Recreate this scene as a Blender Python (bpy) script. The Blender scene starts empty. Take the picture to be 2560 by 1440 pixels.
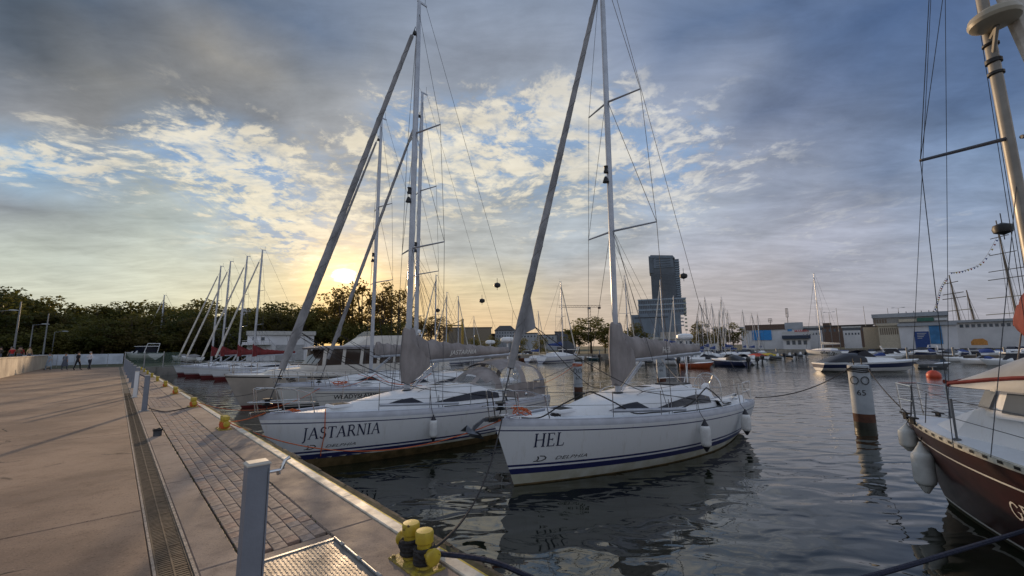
import bpy, bmesh, math, random
from mathutils import Vector, Matrix
random.seed(7)
S = bpy.context.scene
COL = S.collection
rad = math.radians
# ---------------------------------------------------------------- camera
F = 1050.0; PT = math.atan(147.3/1050); RL = rad(.73); CZ = 2.95
R0 = Vector((1,0,0)); U0 = Vector((0,-math.sin(PT),math.cos(PT))); D0 = Vector((0,math.cos(PT),math.sin(PT)))
RX = R0*math.cos(RL)-U0*math.sin(RL); UX = U0*math.cos(RL)+R0*math.sin(RL)
def ray(px,py): return D0+RX*((px-1280)/F)+UX*((720-py)/F)
def G(px,py,z=0.0):
    r = ray(px,py); k = (z-CZ)/r.z
    return Vector((r.x*k,r.y*k,z))
def D(px,py,Y):
    r = ray(px,py); k = Y/r.y
    return Vector((r.x*k,Y,CZ+r.z*k))
cam = bpy.data.cameras.new('camera'); cam.sensor_width = 36; cam.lens = F/2560*36; cam.clip_end = 6000; cam.clip_start = .05
camo = bpy.data.objects.new('camera',cam); COL.objects.link(camo)
mw = Matrix.Identity(4)
for i in range(3):
    mw[i][0] = RX[i]; mw[i][1] = UX[i]; mw[i][2] = -D0[i]
mw[2][3] = CZ
camo.matrix_world = mw; S.camera = camo
S.view_settings.view_transform = 'Standard'; S.view_settings.look = 'None'; S.view_settings.exposure = 0.0; S.view_settings.gamma = 1
S.view_settings.use_curve_mapping = False
S.render.engine = 'CYCLES'
S.cycles.max_bounces = 6; S.cycles.transparent_max_bounces = 12; S.cycles.caustics_reflective = False; S.cycles.caustics_refractive = False
S.cycles.sample_clamp_indirect = 4
# quay frame: s runs along the quay edge away from the camera, d outward over the water
qd = ray(290,880); SQ = Vector((qd.x,qd.y,0)).normalized(); NQ = Vector((SQ.y,-SQ.x,0))
def Q(s,d,z=0.0): return SQ*s+NQ*d+Vector((0,0,z))
QANG = math.atan2(NQ.y,NQ.x)      # direction of +d
# ---------------------------------------------------------------- sun
sd = ray(862,690); SUNAZ = math.atan2(sd.x,sd.y); SUNEL = math.atan2(sd.z,math.hypot(sd.x,sd.y))
SUND = sd.normalized()
sl = bpy.data.lights.new('sun','SUN'); sl.energy = 3.1; sl.angle = rad(1.2); sl.color = (1.0,.70,.42)
so = bpy.data.objects.new('sun',sl); COL.objects.link(so); so.rotation_euler = SUND.to_track_quat('Z','Y').to_euler(); so.location = (0,0,60)
# ---------------------------------------------------------------- sky
def lin(c): return tuple((v/255/12.92 if v <= 10 else ((v/255+.055)/1.055)**2.4) for v in c)
# measured sky: (px, py, srgb, puffiness)
SKY = []
def row(y,*a):
    for x,r,g,b,p in a: SKY.append((x,y,lin((r,g,b)),p))
row(20,(50,66,82,100,0),(450,84,99,120,0),(850,98,113,136,0),(1250,108,123,146,0),(1700,92,110,140,0),(2100,72,94,130,0),(2500,68,92,132,0))
row(170,(50,80,88,98,.05),(300,130,131,131,.15),(550,142,140,136,.15),(800,124,128,133,0),(1250,136,144,158,.1),(1700,130,140,160,.2),(2150,88,108,142,0),(2500,88,112,150,0))
row(300,(50,150,152,156,.4),(300,138,138,138,.35),(550,122,126,132,.3),(850,150,153,158,.4),(1100,152,160,172,.8),(1350,160,170,184,.95),(1650,142,152,170,.75),(2000,104,118,146,.1),(2400,96,118,154,0))
row(400,(50,146,180,208,.85),(300,148,178,210,1),(550,146,178,214,1),(760,185,186,184,.6),(900,172,174,176,.55),(1150,165,176,188,.9),(1400,164,176,190,.95),(1650,164,172,186,.9),(1900,150,158,176,.5),(2200,116,132,160,.1),(2450,116,138,168,.1))
row(490,(50,122,128,134,0),(250,114,120,126,0),(420,166,174,172,.6),(600,194,196,190,.9),(850,178,176,170,.65),(1100,172,179,184,.55),(1400,168,178,186,.6),(1650,165,173,184,.5),(2000,142,151,170,.2),(2400,144,160,186,.25))
row(610,(50,186,193,182,.05),(300,186,196,190,.1),(520,182,194,194,.35),(700,208,201,182,.85),(880,208,192,164,.45),(1150,180,184,182,.2),(1450,172,179,185,.15),(1800,164,168,180,.25),(2100,163,166,180,.35),(2400,160,168,184,.2))
row(730,(50,208,210,192,.05),(400,212,214,194,.15),(650,212,207,178,.25),(820,236,206,148,.3),(960,234,202,150,.15),(1200,218,204,170,.1),(1500,196,184,170,.1),(1850,174,169,172,.1),(2300,163,164,174,.1))
row(850,(50,220,213,178,0),(500,234,216,166,0),(860,246,206,136,0),(1200,230,194,150,0),(1500,202,180,160,0),(1900,176,165,166,0),(2400,164,160,168,0))
BACK = {0:(178,178,182),10:(176,181,192),25:(170,180,198),45:(154,166,186),90:(122,134,155)}  # unseen sky behind the camera, brightened to raise the fill light
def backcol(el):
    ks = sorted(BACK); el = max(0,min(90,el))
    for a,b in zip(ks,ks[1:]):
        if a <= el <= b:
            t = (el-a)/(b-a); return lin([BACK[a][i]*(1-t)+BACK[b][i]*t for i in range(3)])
def skyat(az,el):
    d = Vector((math.sin(az)*math.cos(el),math.cos(az)*math.cos(el),math.sin(el)))
    dep = d.dot(D0); out = 1.0; c = Vector((0,0,0)); p = 0
    if dep > .15:
        px = 1280+F*d.dot(RX)/dep; py = 720-F*d.dot(UX)/dep
        over = max(0,-py/500,(px-2560)/700,-px/700)
        out = min(1,over)
        qx = min(max(px,0),2560); qy = min(max(py,0),860); ws = 0
        for x,y,col,pf in SKY:
            w = 1/((((x-qx)/150)**2+((y-qy)/65)**2)+.12)**2.2
            c += Vector(col)*w; p += pf*w; ws += w
        c /= ws; p /= ws
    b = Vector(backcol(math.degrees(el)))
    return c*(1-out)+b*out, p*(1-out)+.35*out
W = bpy.data.worlds.new('World'); S.world = W; W.use_nodes = True
nt = W.node_tree; nt.nodes.clear()
class NG:
    def __init__(s,t): s.t = t; s.x = 0
    def n(s,typ,**kw):
        o = s.t.nodes.new(typ); s.x += 30; o.location = (s.x,0)
        for k,v in kw.items(): setattr(o,k,v)
        return o
    def put(s,inp,v):
        if isinstance(v,bpy.types.NodeSocket): s.t.links.new(v,inp)
        elif v is not None: inp.default_value = v
    def m(s,op,a,b=None,c=None,clamp=False):
        o = s.n('ShaderNodeMath',operation=op); o.use_clamp = clamp
        for i,v in enumerate((a,b,c)): s.put(o.inputs[i],v)
        return o.outputs[0]
    def v(s,op,a,b=None,sc=None):
        o = s.n('ShaderNodeVectorMath',operation=op); s.put(o.inputs[0],a); s.put(o.inputs[1],b)
        if sc is not None: s.put(o.inputs['Scale'],sc)
        return o.outputs['Value'] if op in ('DOT_PRODUCT','LENGTH') else o.outputs[0]
    def noise(s,vec,scale,detail=4,rough=.5,dist=0,dim='3D'):
        o = s.n('ShaderNodeTexNoise'); o.noise_dimensions = dim; s.put(o.inputs['Vector'],vec); s.put(o.inputs['Scale'],scale)
        s.put(o.inputs['Detail'],detail); s.put(o.inputs['Roughness'],rough); s.put(o.inputs['Distortion'],dist); return o
    def mr(s,v,a,b,c=0,d=1,smooth=True):
        o = s.n('ShaderNodeMapRange'); o.interpolation_type = 'SMOOTHSTEP' if smooth else 'LINEAR'
        for i,x in enumerate((v,a,b,c,d)): s.put(o.inputs[i],x)
        return o.outputs[0]
    def mix(s,f,a,b,blend='MIX'):
        o = s.n('ShaderNodeMix',data_type='RGBA',blend_type=blend); s.put(o.inputs[0],f)
        for i,v in ((6,a),(7,b)): s.put(o.inputs[i],(*v,1) if isinstance(v,(tuple,list)) and len(v) == 3 else v)
        return o.outputs[2]
g = NG(nt)
tc = g.n('ShaderNodeTexCoord'); dirv = g.v('NORMALIZE',tc.outputs['Generated'])
sx = g.n('ShaderNodeSeparateXYZ'); g.put(sx.inputs[0],dirv); X,Y,Z = sx.outputs
az = g.m('ARCTAN2',X,Y)
wv = g.noise(dirv,2.2,4,.55)
el = g.m('ARCSINE',Z)
# irregular cloud edges: the sampling direction itself is perturbed by noise
az = g.m('ADD',az,g.m('MULTIPLY',g.m('SUBTRACT',wv.outputs['Fac'],.5),.16))
wv2 = g.noise(g.v('ADD',dirv,(3.1,1.7,.4)),3.0,5,.6)
el = g.m('ADD',el,g.m('MULTIPLY',g.m('SUBTRACT',wv2.outputs['Fac'],.5),g.mr(Z,0,.3,.01,.12)))
u = g.m('ADD',g.m('DIVIDE',az,2*math.pi),.5)
ELS = [0,4,8,12.5,17,21.5,26,31,37,46,62,90]
AZS = [-170,-120,-80]+[-56+i*(112/24) for i in range(25)]+[80,120,170]
prev = None
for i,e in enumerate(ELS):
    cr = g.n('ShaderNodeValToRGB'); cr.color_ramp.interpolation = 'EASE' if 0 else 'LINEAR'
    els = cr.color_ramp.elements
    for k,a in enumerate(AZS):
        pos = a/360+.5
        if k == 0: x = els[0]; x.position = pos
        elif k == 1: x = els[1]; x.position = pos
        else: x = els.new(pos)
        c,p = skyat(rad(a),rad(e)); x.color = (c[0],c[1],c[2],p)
    g.put(cr.inputs[0],u)
    if prev is None: prev = (cr.outputs[0],cr.outputs[1])
    else:
        t = g.mr(el,rad(ELS[i-1]),rad(e),0,1,False)
        prev = (g.mix(t,prev[0],cr.outputs[0]), g.m('ADD',g.m('MULTIPLY',prev[1],g.m('SUBTRACT',1,t)),g.m('MULTIPLY',cr.outputs[1],t)))
base,puff = prev
# cloud plane coordinates
zz = g.m('ADD',g.m('MAXIMUM',Z,0.0),.10)
cv = g.n('ShaderNodeCombineXYZ'); g.put(cv.inputs[0],g.m('DIVIDE',X,zz)); g.put(cv.inputs[1],g.m('DIVIDE',Y,zz)); g.put(cv.inputs[2],0.3)
cp = cv.outputs[0]
warp = g.noise(cp,1.1,3,.5); cpw = g.v('ADD',cp,g.v('SCALE',g.v('SUBTRACT',warp.outputs['Color'],(.5,.5,.5)),None,.5))
big = g.noise(cpw,1.0,7,.62).outputs['Fac']
alto = g.noise(cpw,4.6,10,.66,.15).outputs['Fac']
alto2 = g.noise(g.v('ADD',cpw,(7.3,2.2,5)),13.0,8,.62,.1).outputs['Fac']
hi = g.m('ADD',g.m('MULTIPLY',alto,.66),g.m('MULTIPLY',alto2,.34))
# broad soft modulation of the overcast layer
modl = g.mr(big,.32,.68,.84,1.26)
near = g.mr(Z,.02,.25,0,1)
modl = g.m('ADD',1,g.m('MULTIPLY',g.m('SUBTRACT',modl,1),near))
c = g.v('SCALE',base,None,modl)
# blue gaps and bright puffs where the altocumulus field is
gap = g.m('MULTIPLY',g.mr(hi,.50,.43),g.mr(puff,.35,.8),clamp=True)
c = g.mix(g.m('MULTIPLY',gap,.62),c,lin((124,160,202)))
th = g.m('SUBTRACT',.56,g.m('MULTIPLY',puff,.145))
bright = g.mr(hi,th,g.m('ADD',th,.10))
bright = g.m('MULTIPLY',g.m('MULTIPLY',bright,g.mr(puff,.1,.6)),g.mr(alto2,.35,.6,.45,1))
# puffs are brighter and creamier toward the sun
ds = g.v('DOT_PRODUCT',dirv,tuple(SUND))
pc = g.mix(g.mr(ds,.6,.98),lin((214,214,212)),lin((246,234,206)))
c = g.mix(g.m('MULTIPLY',bright,.74),c,pc)
# fine streaks low on the right and left
st = g.noise(g.v('MULTIPLY',cp,(1.0,2.6,1)),2.4,8,.65,.5).outputs['Fac']
c = g.v('SCALE',c,None,g.m('ADD',1,g.m('MULTIPLY',g.m('SUBTRACT',st,.5),.7)))
# sun glow (thin cloud lit round the sun) and the sun itself, softened by cloud
glow1 = g.m('POWER',g.m('MAXIMUM',ds,0),220); glow2 = g.m('POWER',g.m('MAXIMUM',ds,0),28)
c = g.v('ADD',c,g.v('SCALE',(1.0,.62,.25),None,g.m('MULTIPLY',glow1,.26)))
c = g.v('ADD',c,g.v('SCALE',(1.0,.66,.34),None,g.m('MULTIPLY',glow2,.03)))
sunw = g.m('ADD',ds,g.m('MULTIPLY',g.m('SUBTRACT',alto2,.5),.0012))
azr = g.m('ARCTAN2',X,Y); elr = g.m('ARCSINE',Z)
da = g.m('ADD',g.m('SUBTRACT',azr,SUNAZ),g.m('MULTIPLY',g.m('SUBTRACT',alto,.5),.05)); de = g.m('MULTIPLY',g.m('SUBTRACT',elr,SUNEL),1.7)
rr_ = g.m('SQRT',g.m('ADD',g.m('MULTIPLY',da,da),g.m('MULTIPLY',de,de)))
core = g.mr(rr_,rad(1.8),rad(.7)); halo = g.mr(rr_,rad(9),rad(1.0))
c = g.v('ADD',c,g.v('SCALE',(4.5,3.9,2.6),None,core)); c = g.v('ADD',c,g.v('SCALE',(.55,.38,.16),None,g.m('MULTIPLY',halo,halo)))
# thin clear air seen through the cloud: the physical sky, added at low strength
nsk = g.n('ShaderNodeTexSky',sky_type='NISHITA'); nsk.sun_disc = False; nsk.sun_elevation = SUNEL; nsk.sun_rotation = SUNAZ; nsk.air_density = 1; nsk.dust_density = .6
bg1 = g.n('ShaderNodeBackground'); g.put(bg1.inputs[0],c); bg1.inputs[1].default_value = 1.0
bg2 = g.n('ShaderNodeBackground'); g.put(bg2.inputs[0],nsk.outputs[0]); bg2.inputs[1].default_value = 0.003
ad = g.n('ShaderNodeAddShader'); nt.links.new(bg1.outputs[0],ad.inputs[0]); nt.links.new(bg2.outputs[0],ad.inputs[1])
wo = g.n('ShaderNodeOutputWorld'); nt.links.new(ad.outputs[0],wo.inputs[0])
# ---------------------------------------------------------------- mesh helpers
def tag(o,label=None,cat=None,group=None,kind=None):
    if label: o['label'] = label
    if cat: o['category'] = cat
    if group: o['group'] = group
    if kind: o['kind'] = kind
    return o
def empty(name,loc=(0,0,0),rz=0,label=None,cat=None,group=None):
    o = bpy.data.objects.new(name,None); COL.objects.link(o); o.location = loc; o.rotation_euler = (0,0,rz); o.empty_display_size = .2
    return tag(o,label,cat,group)
def kids(o): return [c for c in bpy.data.objects if c.parent == o]
def copy_tree(o,parent=None,skip=()):
    c = o.copy(); COL.objects.link(c); c.parent = parent
    for ch in CH.get(o.name,[]):
        if ch.name.split('.')[0] in skip: continue
        d = copy_tree(ch,c,skip)
    return c
CH = {}
class MB:
    def __init__(s): s.v = []; s.f = []; s.mi = []; s.cur = 0
    def add(s,vs,fs):
        b = len(s.v); s.v += [tuple(v) for v in vs]
        for f in fs: s.f.append(tuple(b+i for i in f)); s.mi.append(s.cur)
        return s
    def box(s,x0,x1,y0,y1,z0,z1):
        return s.add([(x0,y0,z0),(x1,y0,z0),(x1,y1,z0),(x0,y1,z0),(x0,y0,z1),(x1,y0,z1),(x1,y1,z1),(x0,y1,z1)],
                     [(0,3,2,1),(4,5,6,7),(0,1,5,4),(1,2,6,5),(2,3,7,6),(3,0,4,7)])
    def cbox(s,x0,x1,y0,y1,z0,z1,b):      # bevelled top box
        return s.loft([[(x0,y0,z0),(x1,y0,z0),(x1,y1,z0),(x0,y1,z0)],[(x0,y0,z1-b),(x1,y0,z1-b),(x1,y1,z1-b),(x0,y1,z1-b)],
                       [(x0+b,y0+b,z1),(x1-b,y0+b,z1),(x1-b,y1-b,z1),(x0+b,y1-b,z1)]])
    def loft(s,rings,closed=True,cap0=True,cap1=True):
        n = len(rings[0]); vs = [p for r in rings for p in r]; fs = []
        for i in range(len(rings)-1):
            for j in range(n if closed else n-1):
                k = (j+1)%n
                fs.append((i*n+j,i*n+k,(i+1)*n+k,(i+1)*n+j))
        if closed and cap0: fs.append(tuple(range(n-1,-1,-1)))
        if closed and cap1: fs.append(tuple((len(rings)-1)*n+j for j in range(n)))
        return s.add(vs,fs)
    def tube(s,pts,r,n=6,cap=True):
        pts = [Vector(p) for p in pts]; rs = r if isinstance(r,(list,tuple)) else [r]*len(pts); rings = []
        up = None
        for i,p in enumerate(pts):
            t = (pts[min(i+1,len(pts)-1)]-pts[max(i-1,0)])
            if t.length < 1e-9: t = Vector((0,0,1))
            t.normalize()
            if up is None:
                up = Vector((0,0,1)) if abs(t.z) < .9 else Vector((1,0,0))
            a = t.cross(up)
            if a.length < 1e-6: a = t.cross(Vector((1,0,.3)))
            a.normalize(); up = a.cross(t).normalized()
            rings.append([p+(a*math.cos(2*math.pi*k/n)+up*math.sin(2*math.pi*k/n))*rs[i] for k in range(n)])
        return s.loft(rings,True,cap,cap)
    def lathe(s,prof,n=12,c=(0,0,0),axis='z'):
        rings = []
        for r,z in prof:
            ring = []
            for k in range(n):
                a = 2*math.pi*k/n; p = (r*math.cos(a),r*math.sin(a),z)
                if axis == 'x': p = (z,r*math.cos(a),r*math.sin(a))
                if axis == 'y': p = (r*math.sin(a),z,r*math.cos(a))
                ring.append((p[0]+c[0],p[1]+c[1],p[2]+c[2]))
            rings.append(ring)
        return s.loft(rings)
    def poly(s,pts): return s.add(pts,[tuple(range(len(pts)))])
    def prism(s,pts,h):                 # pts in xy at z, extruded by h
        n = len(pts); return s.add([tuple(p) for p in pts]+[(p[0],p[1],p[2]+h) for p in pts],
            [tuple(range(n-1,-1,-1)),tuple(range(n,2*n))]+[(i,(i+1)%n,(i+1)%n+n,i+n) for i in range(n)])
    def mesh(s,name,mats,smooth=35):
        m = bpy.data.meshes.new(name); m.from_pydata(s.v,[],s.f)
        for x in (mats if isinstance(mats,(list,tuple)) else [mats]): m.materials.append(x)
        m.polygons.foreach_set('material_index',s.mi)
        if smooth:
            m.polygons.foreach_set('use_smooth',[True]*len(s.f)); m.set_sharp_from_angle(angle=rad(smooth))
        m.update(); return m
    def fix(s,m):
        bm = bmesh.new(); bm.from_mesh(m); bmesh.ops.recalc_face_normals(bm,faces=bm.faces); bm.to_mesh(m); bm.free(); return m
    def build(s,name,mats,parent=None,smooth=35,fix=False,loc=None,rot=None):
        m = s.mesh(name,mats,smooth)
        if fix: s.fix(m)
        return link(name,m,parent,loc,rot)
def link(name,mesh,parent=None,loc=None,rot=None):
    o = bpy.data.objects.new(name,mesh); COL.objects.link(o)
    if parent: o.parent = parent; CH.setdefault(parent.name,[]).append(o)
    if loc is not None: o.location = loc
    if rot is not None: o.rotation_euler = rot
    return o
# ---------------------------------------------------------------- materials
MT = {}
def M(name,col,rough=.5,metal=0.0,var=.12,vs=3.0,bump=0.0,bs=20.0,col2=None,stretch=None,trans=0.0,alpha=1.0,coat=0.0,spec=.5,emit=None,es=1.0,coord='Object',detail=6):
    if name in MT: return MT[name]
    m = bpy.data.materials.new(name); m.use_nodes = True; t = m.node_tree; G_ = NG(t)
    b = t.nodes['Principled BSDF']; MT[name] = m
    tc = G_.n('ShaderNodeTexCoord').outputs[coord]
    if stretch: tc = G_.v('MULTIPLY',tc,stretch)
    if var or col2:
        nz = G_.noise(tc,vs,detail,.6).outputs['Fac']
        c2 = col2 or tuple(v*(1-var) for v in col); c1 = col if col2 else tuple(min(1,v*(1+var)) for v in col)
        G_.put(b.inputs['Base Color'],G_.mix(G_.mr(nz,.33,.67),c2,c1))
        G_.put(b.inputs['Roughness'],G_.mr(nz,.2,.8,min(1,rough*1.2),rough*.85,False))
    else:
        b.inputs['Base Color'].default_value = (*col,1); b.inputs['Roughness'].default_value = rough
    b.inputs['Metallic'].default_value = metal; b.inputs['Specular IOR Level'].default_value = spec
    if coat: b.inputs['Coat Weight'].default_value = coat; b.inputs['Coat Roughness'].default_value = .08
    if trans: b.inputs['Transmission Weight'].default_value = trans
    if alpha < 1: b.inputs['Alpha'].default_value = alpha
    if emit: b.inputs['Emission Color'].default_value = (*emit,1); b.inputs['Emission Strength'].default_value = es
    if bump:
        bn = G_.n('ShaderNodeBump'); bn.inputs['Strength'].default_value = bump; bn.inputs['Distance'].default_value = .02
        G_.put(bn.inputs['Height'],G_.noise(tc,bs,6,.6).outputs['Fac']); t.links.new(bn.outputs[0],b.inputs['Normal'])
    return m
# ================================================================ materials used by the setting
conc = M('concrete_slab',(.345,.235,.17),.8,var=.25,vs=.9,bump=.6,bs=22,col2=(.20,.135,.10),detail=9)
conc2 = M('concrete_margin',(.33,.255,.21),.8,var=.2,vs=1.6,bump=.45,bs=30,col2=(.235,.18,.15),detail=9)
def weathered(name,c1,c2,crack=.5,stain=.5,scale=1.0):
    m = bpy.data.materials.new(name); m.use_nodes = True; t = m.node_tree; g = NG(t); b = t.nodes['Principled BSDF']; MT[name] = m
    p = g.n('ShaderNodeNewGeometry').outputs['Position']; ps = g.v('SCALE',p,None,scale)
    n1 = g.noise(ps,.55,6,.6).outputs['Fac']; n2 = g.noise(ps,3.2,8,.65).outputs['Fac']; n3 = g.noise(ps,55,3,.6).outputs['Fac']; n4 = g.noise(g.v('ADD',ps,(9,4,2)),1.3,7,.7,1.2).outputs['Fac']
    c = g.mix(g.mr(n1,.35,.65),c2,c1); c = g.mix(g.m('MULTIPLY',g.mr(n2,.5,.72),.45),c,tuple(v*.62 for v in c2))
    c = g.mix(g.m('MULTIPLY',g.mr(n4,.60,.70),stain),c,tuple(v*.42 for v in c2)); c = g.mix(g.m('MULTIPLY',g.mr(n4,.36,.28),.45),c,tuple(min(1,v*1.35) for v in c1))
    c = g.mix(g.m('MULTIPLY',g.mr(n3,.56,.68),.7),c,tuple(v*.5 for v in c2)); c = g.mix(g.m('MULTIPLY',g.mr(n3,.36,.3),.4),c,tuple(min(1,v*1.5) for v in c1))
    wp = g.v('ADD',ps,g.v('SCALE',g.noise(ps,2.2,4,.6).outputs['Color'],None,.35)); vo = g.n('ShaderNodeTexVoronoi',feature='DISTANCE_TO_EDGE'); g.put(vo.inputs['Vector'],wp); vo.inputs['Scale'].default_value = .42
    ck = g.m('MULTIPLY',g.mr(vo.outputs['Distance'],.008,.002),g.mr(g.noise(ps,.9,2,.5).outputs['Fac'],.52,.6)); ck = g.m('MULTIPLY',ck,crack)
    c = g.mix(ck,c,(.03,.024,.02)); g.put(b.inputs['Base Color'],c); g.put(b.inputs['Roughness'],g.mr(n2,.3,.7,.68,.9,False)); b.inputs['Specular IOR Level'].default_value = .35
    h = g.m('ADD',g.m('MULTIPLY',n2,.5),g.m('SUBTRACT',g.m('MULTIPLY',n3,.25),ck)); bn = g.n('ShaderNodeBump'); bn.inputs['Strength'].default_value = .55; bn.inputs['Distance'].default_value = .012; g.put(bn.inputs['Height'],h); t.links.new(bn.outputs[0],b.inputs['Normal'])
    return m
conc = weathered('weathered_slab',(.345,.232,.158),(.20,.132,.092),1,.9)
conc2 = weathered('weathered_margin',(.33,.25,.20),(.225,.168,.135),.45,.5,1.4)
paver = [M('paver_%s'%n,c,.8,var=.22,vs=9,bump=.5,bs=60) for n,c in (('tan',(.30,.225,.18)),('grey',(.235,.195,.18)),('rose',(.32,.215,.165)))]
mossj = M('mossy_joint_sand',(.05,.045,.025),.95,var=.5,vs=12,bump=.4,bs=40,col2=(.03,.038,.012))
whitep = M('white_edge_paint',(.76,.69,.57),.55,var=.2,vs=5,bump=.25,bs=50,col2=(.48,.42,.34))
yellowp = M('yellow_edge_paint',(.55,.42,.05),.6,var=.3,vs=9)
ledgem = M('weathered_ledge',(.10,.082,.062),.85,var=.4,vs=3,bump=.8,bs=18,col2=(.05,.042,.03))
rustm = M('rusty_sheet_pile',(.075,.045,.03),.85,var=.5,vs=3,bump=.6,bs=14,col2=(.022,.02,.014))
steel = M('galvanised_steel',(.40,.41,.42),.42,.9,var=.15,vs=14)
gratem = M('grate_steel',(.12,.09,.065),.6,.55,var=.35,vs=10,col2=(.06,.042,.03))
darkm = M('dark_channel',(.02,.017,.014),.9,var=0)
grassm = M('grass_ground',(.045,.055,.02),.95,var=.4,vs=.6,bump=.5,bs=6,col2=(.07,.06,.03))
yardm = M('yard_asphalt',(.10,.09,.08),.9,var=.3,vs=.3)
# ================================================================ water
def water():
    m = bpy.data.materials.new('harbour_water'); m.use_nodes = True; t = m.node_tree; g = NG(t); b = t.nodes['Principled BSDF']
    geo = g.n('ShaderNodeNewGeometry'); p = geo.outputs['Position']
    b.inputs['Roughness'].default_value = .0; b.inputs['IOR'].default_value = 1.5; b.inputs['Specular IOR Level'].default_value = .85
    dn = g.noise(p,.35,4,.6).outputs['Fac']
    g.put(b.inputs['Base Color'],g.mix(g.mr(dn,.3,.7),(.010,.012,.009),(.017,.021,.011)))
    # long lazy undulation, shorter ripples broken by calm patches
    pr_ = g.n('ShaderNodeMapping'); g.put(pr_.inputs[0],p); pr_.inputs['Rotation'].default_value = (0,0,rad(20)); pr_.inputs['Scale'].default_value = (1,1.7,1)
    a = g.noise(pr_.outputs[0],1.05,1.4,.45,.5).outputs['Fac']; c = g.noise(pr_.outputs[0],2.6,3,.5,.4).outputs['Fac']; f = g.noise(pr_.outputs[0],8,3,.55,.3).outputs['Fac']
    patch = g.mr(g.noise(p,.12,3,.6).outputs['Fac'],.40,.62,.25,1)
    ln = g.v('LENGTH',p)
    far = g.mr(ln,9,34,.10,1)
    h = g.m('ADD',g.m('MULTIPLY',a,g.mr(ln,8,60,.042,.026)),g.m('MULTIPLY',g.m('MULTIPLY',c,g.m('MULTIPLY',patch,far)),.012))
    h = g.m('ADD',h,g.m('MULTIPLY',g.m('MULTIPLY',f,g.m('MULTIPLY',patch,far)),.0065))
    bn = g.n('ShaderNodeBump'); bn.inputs['Strength'].default_value = 1; bn.inputs['Distance'].default_value = 1; g.put(bn.inputs['Height'],h); t.links.new(bn.outputs[0],b.inputs['Normal'])
    mb = MB(); mb.poly([(-900,-60,0),(900,-60,0),(900,900,0),(-900,900,0)])
    return tag(mb.build('water',m,smooth=0),kind='structure')
water()
mb = MB(); mb.poly([(-3000,-3000,-3.0),(3000,-3000,-3.0),(3000,3000,-3.0),(-3000,3000,-3.0)])
tag(mb.build('seabed',M('seabed_mud',(.02,.022,.012),.95,var=.3,vs=.2),smooth=0),kind='structure')
# ================================================================ land beyond the basin
far_shore = [(-43.5,51.5),(-44.5,57),(-34,66),(-20,78),(0,92),(30,98),(60,104),(84,122),(112,122),(124,100),(160,92),(500,80)]
pts = [(p[0],p[1],-2.9) for p in far_shore]+[(2500,80,-2.9),(2500,2500,-2.9),(-2500,2500,-2.9),(-2500,40,-2.9),(*Q(66,-60)[:2],-2.9),(*Q(66,2.3)[:2],-2.9)]
mb = MB(); mb.prism(pts,2.9+.95)
tag(mb.build('ground',grassm,smooth=0,fix=True),kind='structure')
mb = MB()
for a,b in zip([Q(66,2.3)]+[Vector((*p,0)) for p in far_shore[:-1]],[Vector((*p,0)) for p in far_shore]):
    a = Vector((a[0],a[1],0)); t = (b-a).normalized(); nn = Vector((t.y,-t.x,0))*-1
    mb.add([a-nn*.4+Vector((0,0,-1)),b-nn*.4+Vector((0,0,-1)),b-nn*.4+Vector((0,0,1.15)),a-nn*.4+Vector((0,0,1.15)),
            a+nn*.5+Vector((0,0,-1)),b+nn*.5+Vector((0,0,-1)),b+nn*.5+Vector((0,0,1.15)),a+nn*.5+Vector((0,0,1.15))],[(0,1,2,3),(3,2,6,7),(4,7,6,5)])
tag(mb.build('far_quay_wall',M('far_concrete',(.24,.22,.19),.85,var=.3,vs=.5),smooth=0),kind='structure')
# ================================================================ the quay we stand on
ZT = 1.25
def qbox(mb,s0,s1,d0,d1,z0,z1):
    vs = [Q(s0,d0,z0),Q(s0,d1,z0),Q(s1,d1,z0),Q(s1,d0,z0),Q(s0,d0,z1),Q(s0,d1,z1),Q(s1,d1,z1),Q(s1,d0,z1)]
    return mb.add(vs,[(0,3,2,1),(4,5,6,7),(0,1,5,4),(1,2,6,5),(2,3,7,6),(3,0,4,7)])
mb = MB(); mb.cur = 0
qbox(mb,-8,66,-60,.36,-2.9,ZT-.04); qbox(mb,-8,66,.36,.60,-2.9,ZT-.16); qbox(mb,-8,66,.60,2.30,-2.9,ZT-.04)
quay = tag(mb.build('quay',mossj,smooth=0),kind='structure')
def slabpart(name,s0,s1,d0,d1,mat,z=ZT,b=.012,t=.06,parent=quay,kind=None):
    m = MB(); vs = []
    for zz,i in ((z-t,0),(z-b,0),(z,b)):
        vs.append([Q(s0+i,d0+i,zz),Q(s0+i,d1-i,zz),Q(s1-i,d1-i,zz),Q(s1-i,d0+i,zz)])
    m.loft(vs,cap0=False); return tag(m.build(name,mat,parent,smooth=0),kind=kind)
s = .28
while s < 66:
    e = min(s+6,66)
    slabpart('slab',s+.006,e-.006,-6.2,.352,conc); slabpart('slab',s+.006,e-.006,-60,-6.212,conc); s += 6
# margins on either side of the block paving and concrete bands between its fields
fields = [(4.25,16.0),(17.0,21.0),(22.2,26.2),(27.4,31.4),(32.6,36.6),(37.8,46),(47,58)]
s = -8
for a,b in fields:
    slabpart('band',s+.004,a-.012,.905,1.60,conc2); s = b+.012
slabpart('band',s,66,.905,1.60,conc2)
s = 1.28
while s < 66:
    slabpart('slab',s+.004,s+2.996,.612,.899,conc2); slabpart('slab',s+.004,s+2.996,1.606,2.045,conc2)
    s += 3
s = .6; k = 0
while s < 66:
    slabpart('edge_stone',s+.003,s+1.497,2.05,2.165,whitep,z=ZT+.012,b=.008,t=.2); s += 1.5
m = MB(); qbox(m,-8,66,2.166,2.182,ZT-.2,ZT+.006); m.build('edge_line',yellowp,quay,smooth=0)
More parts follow.
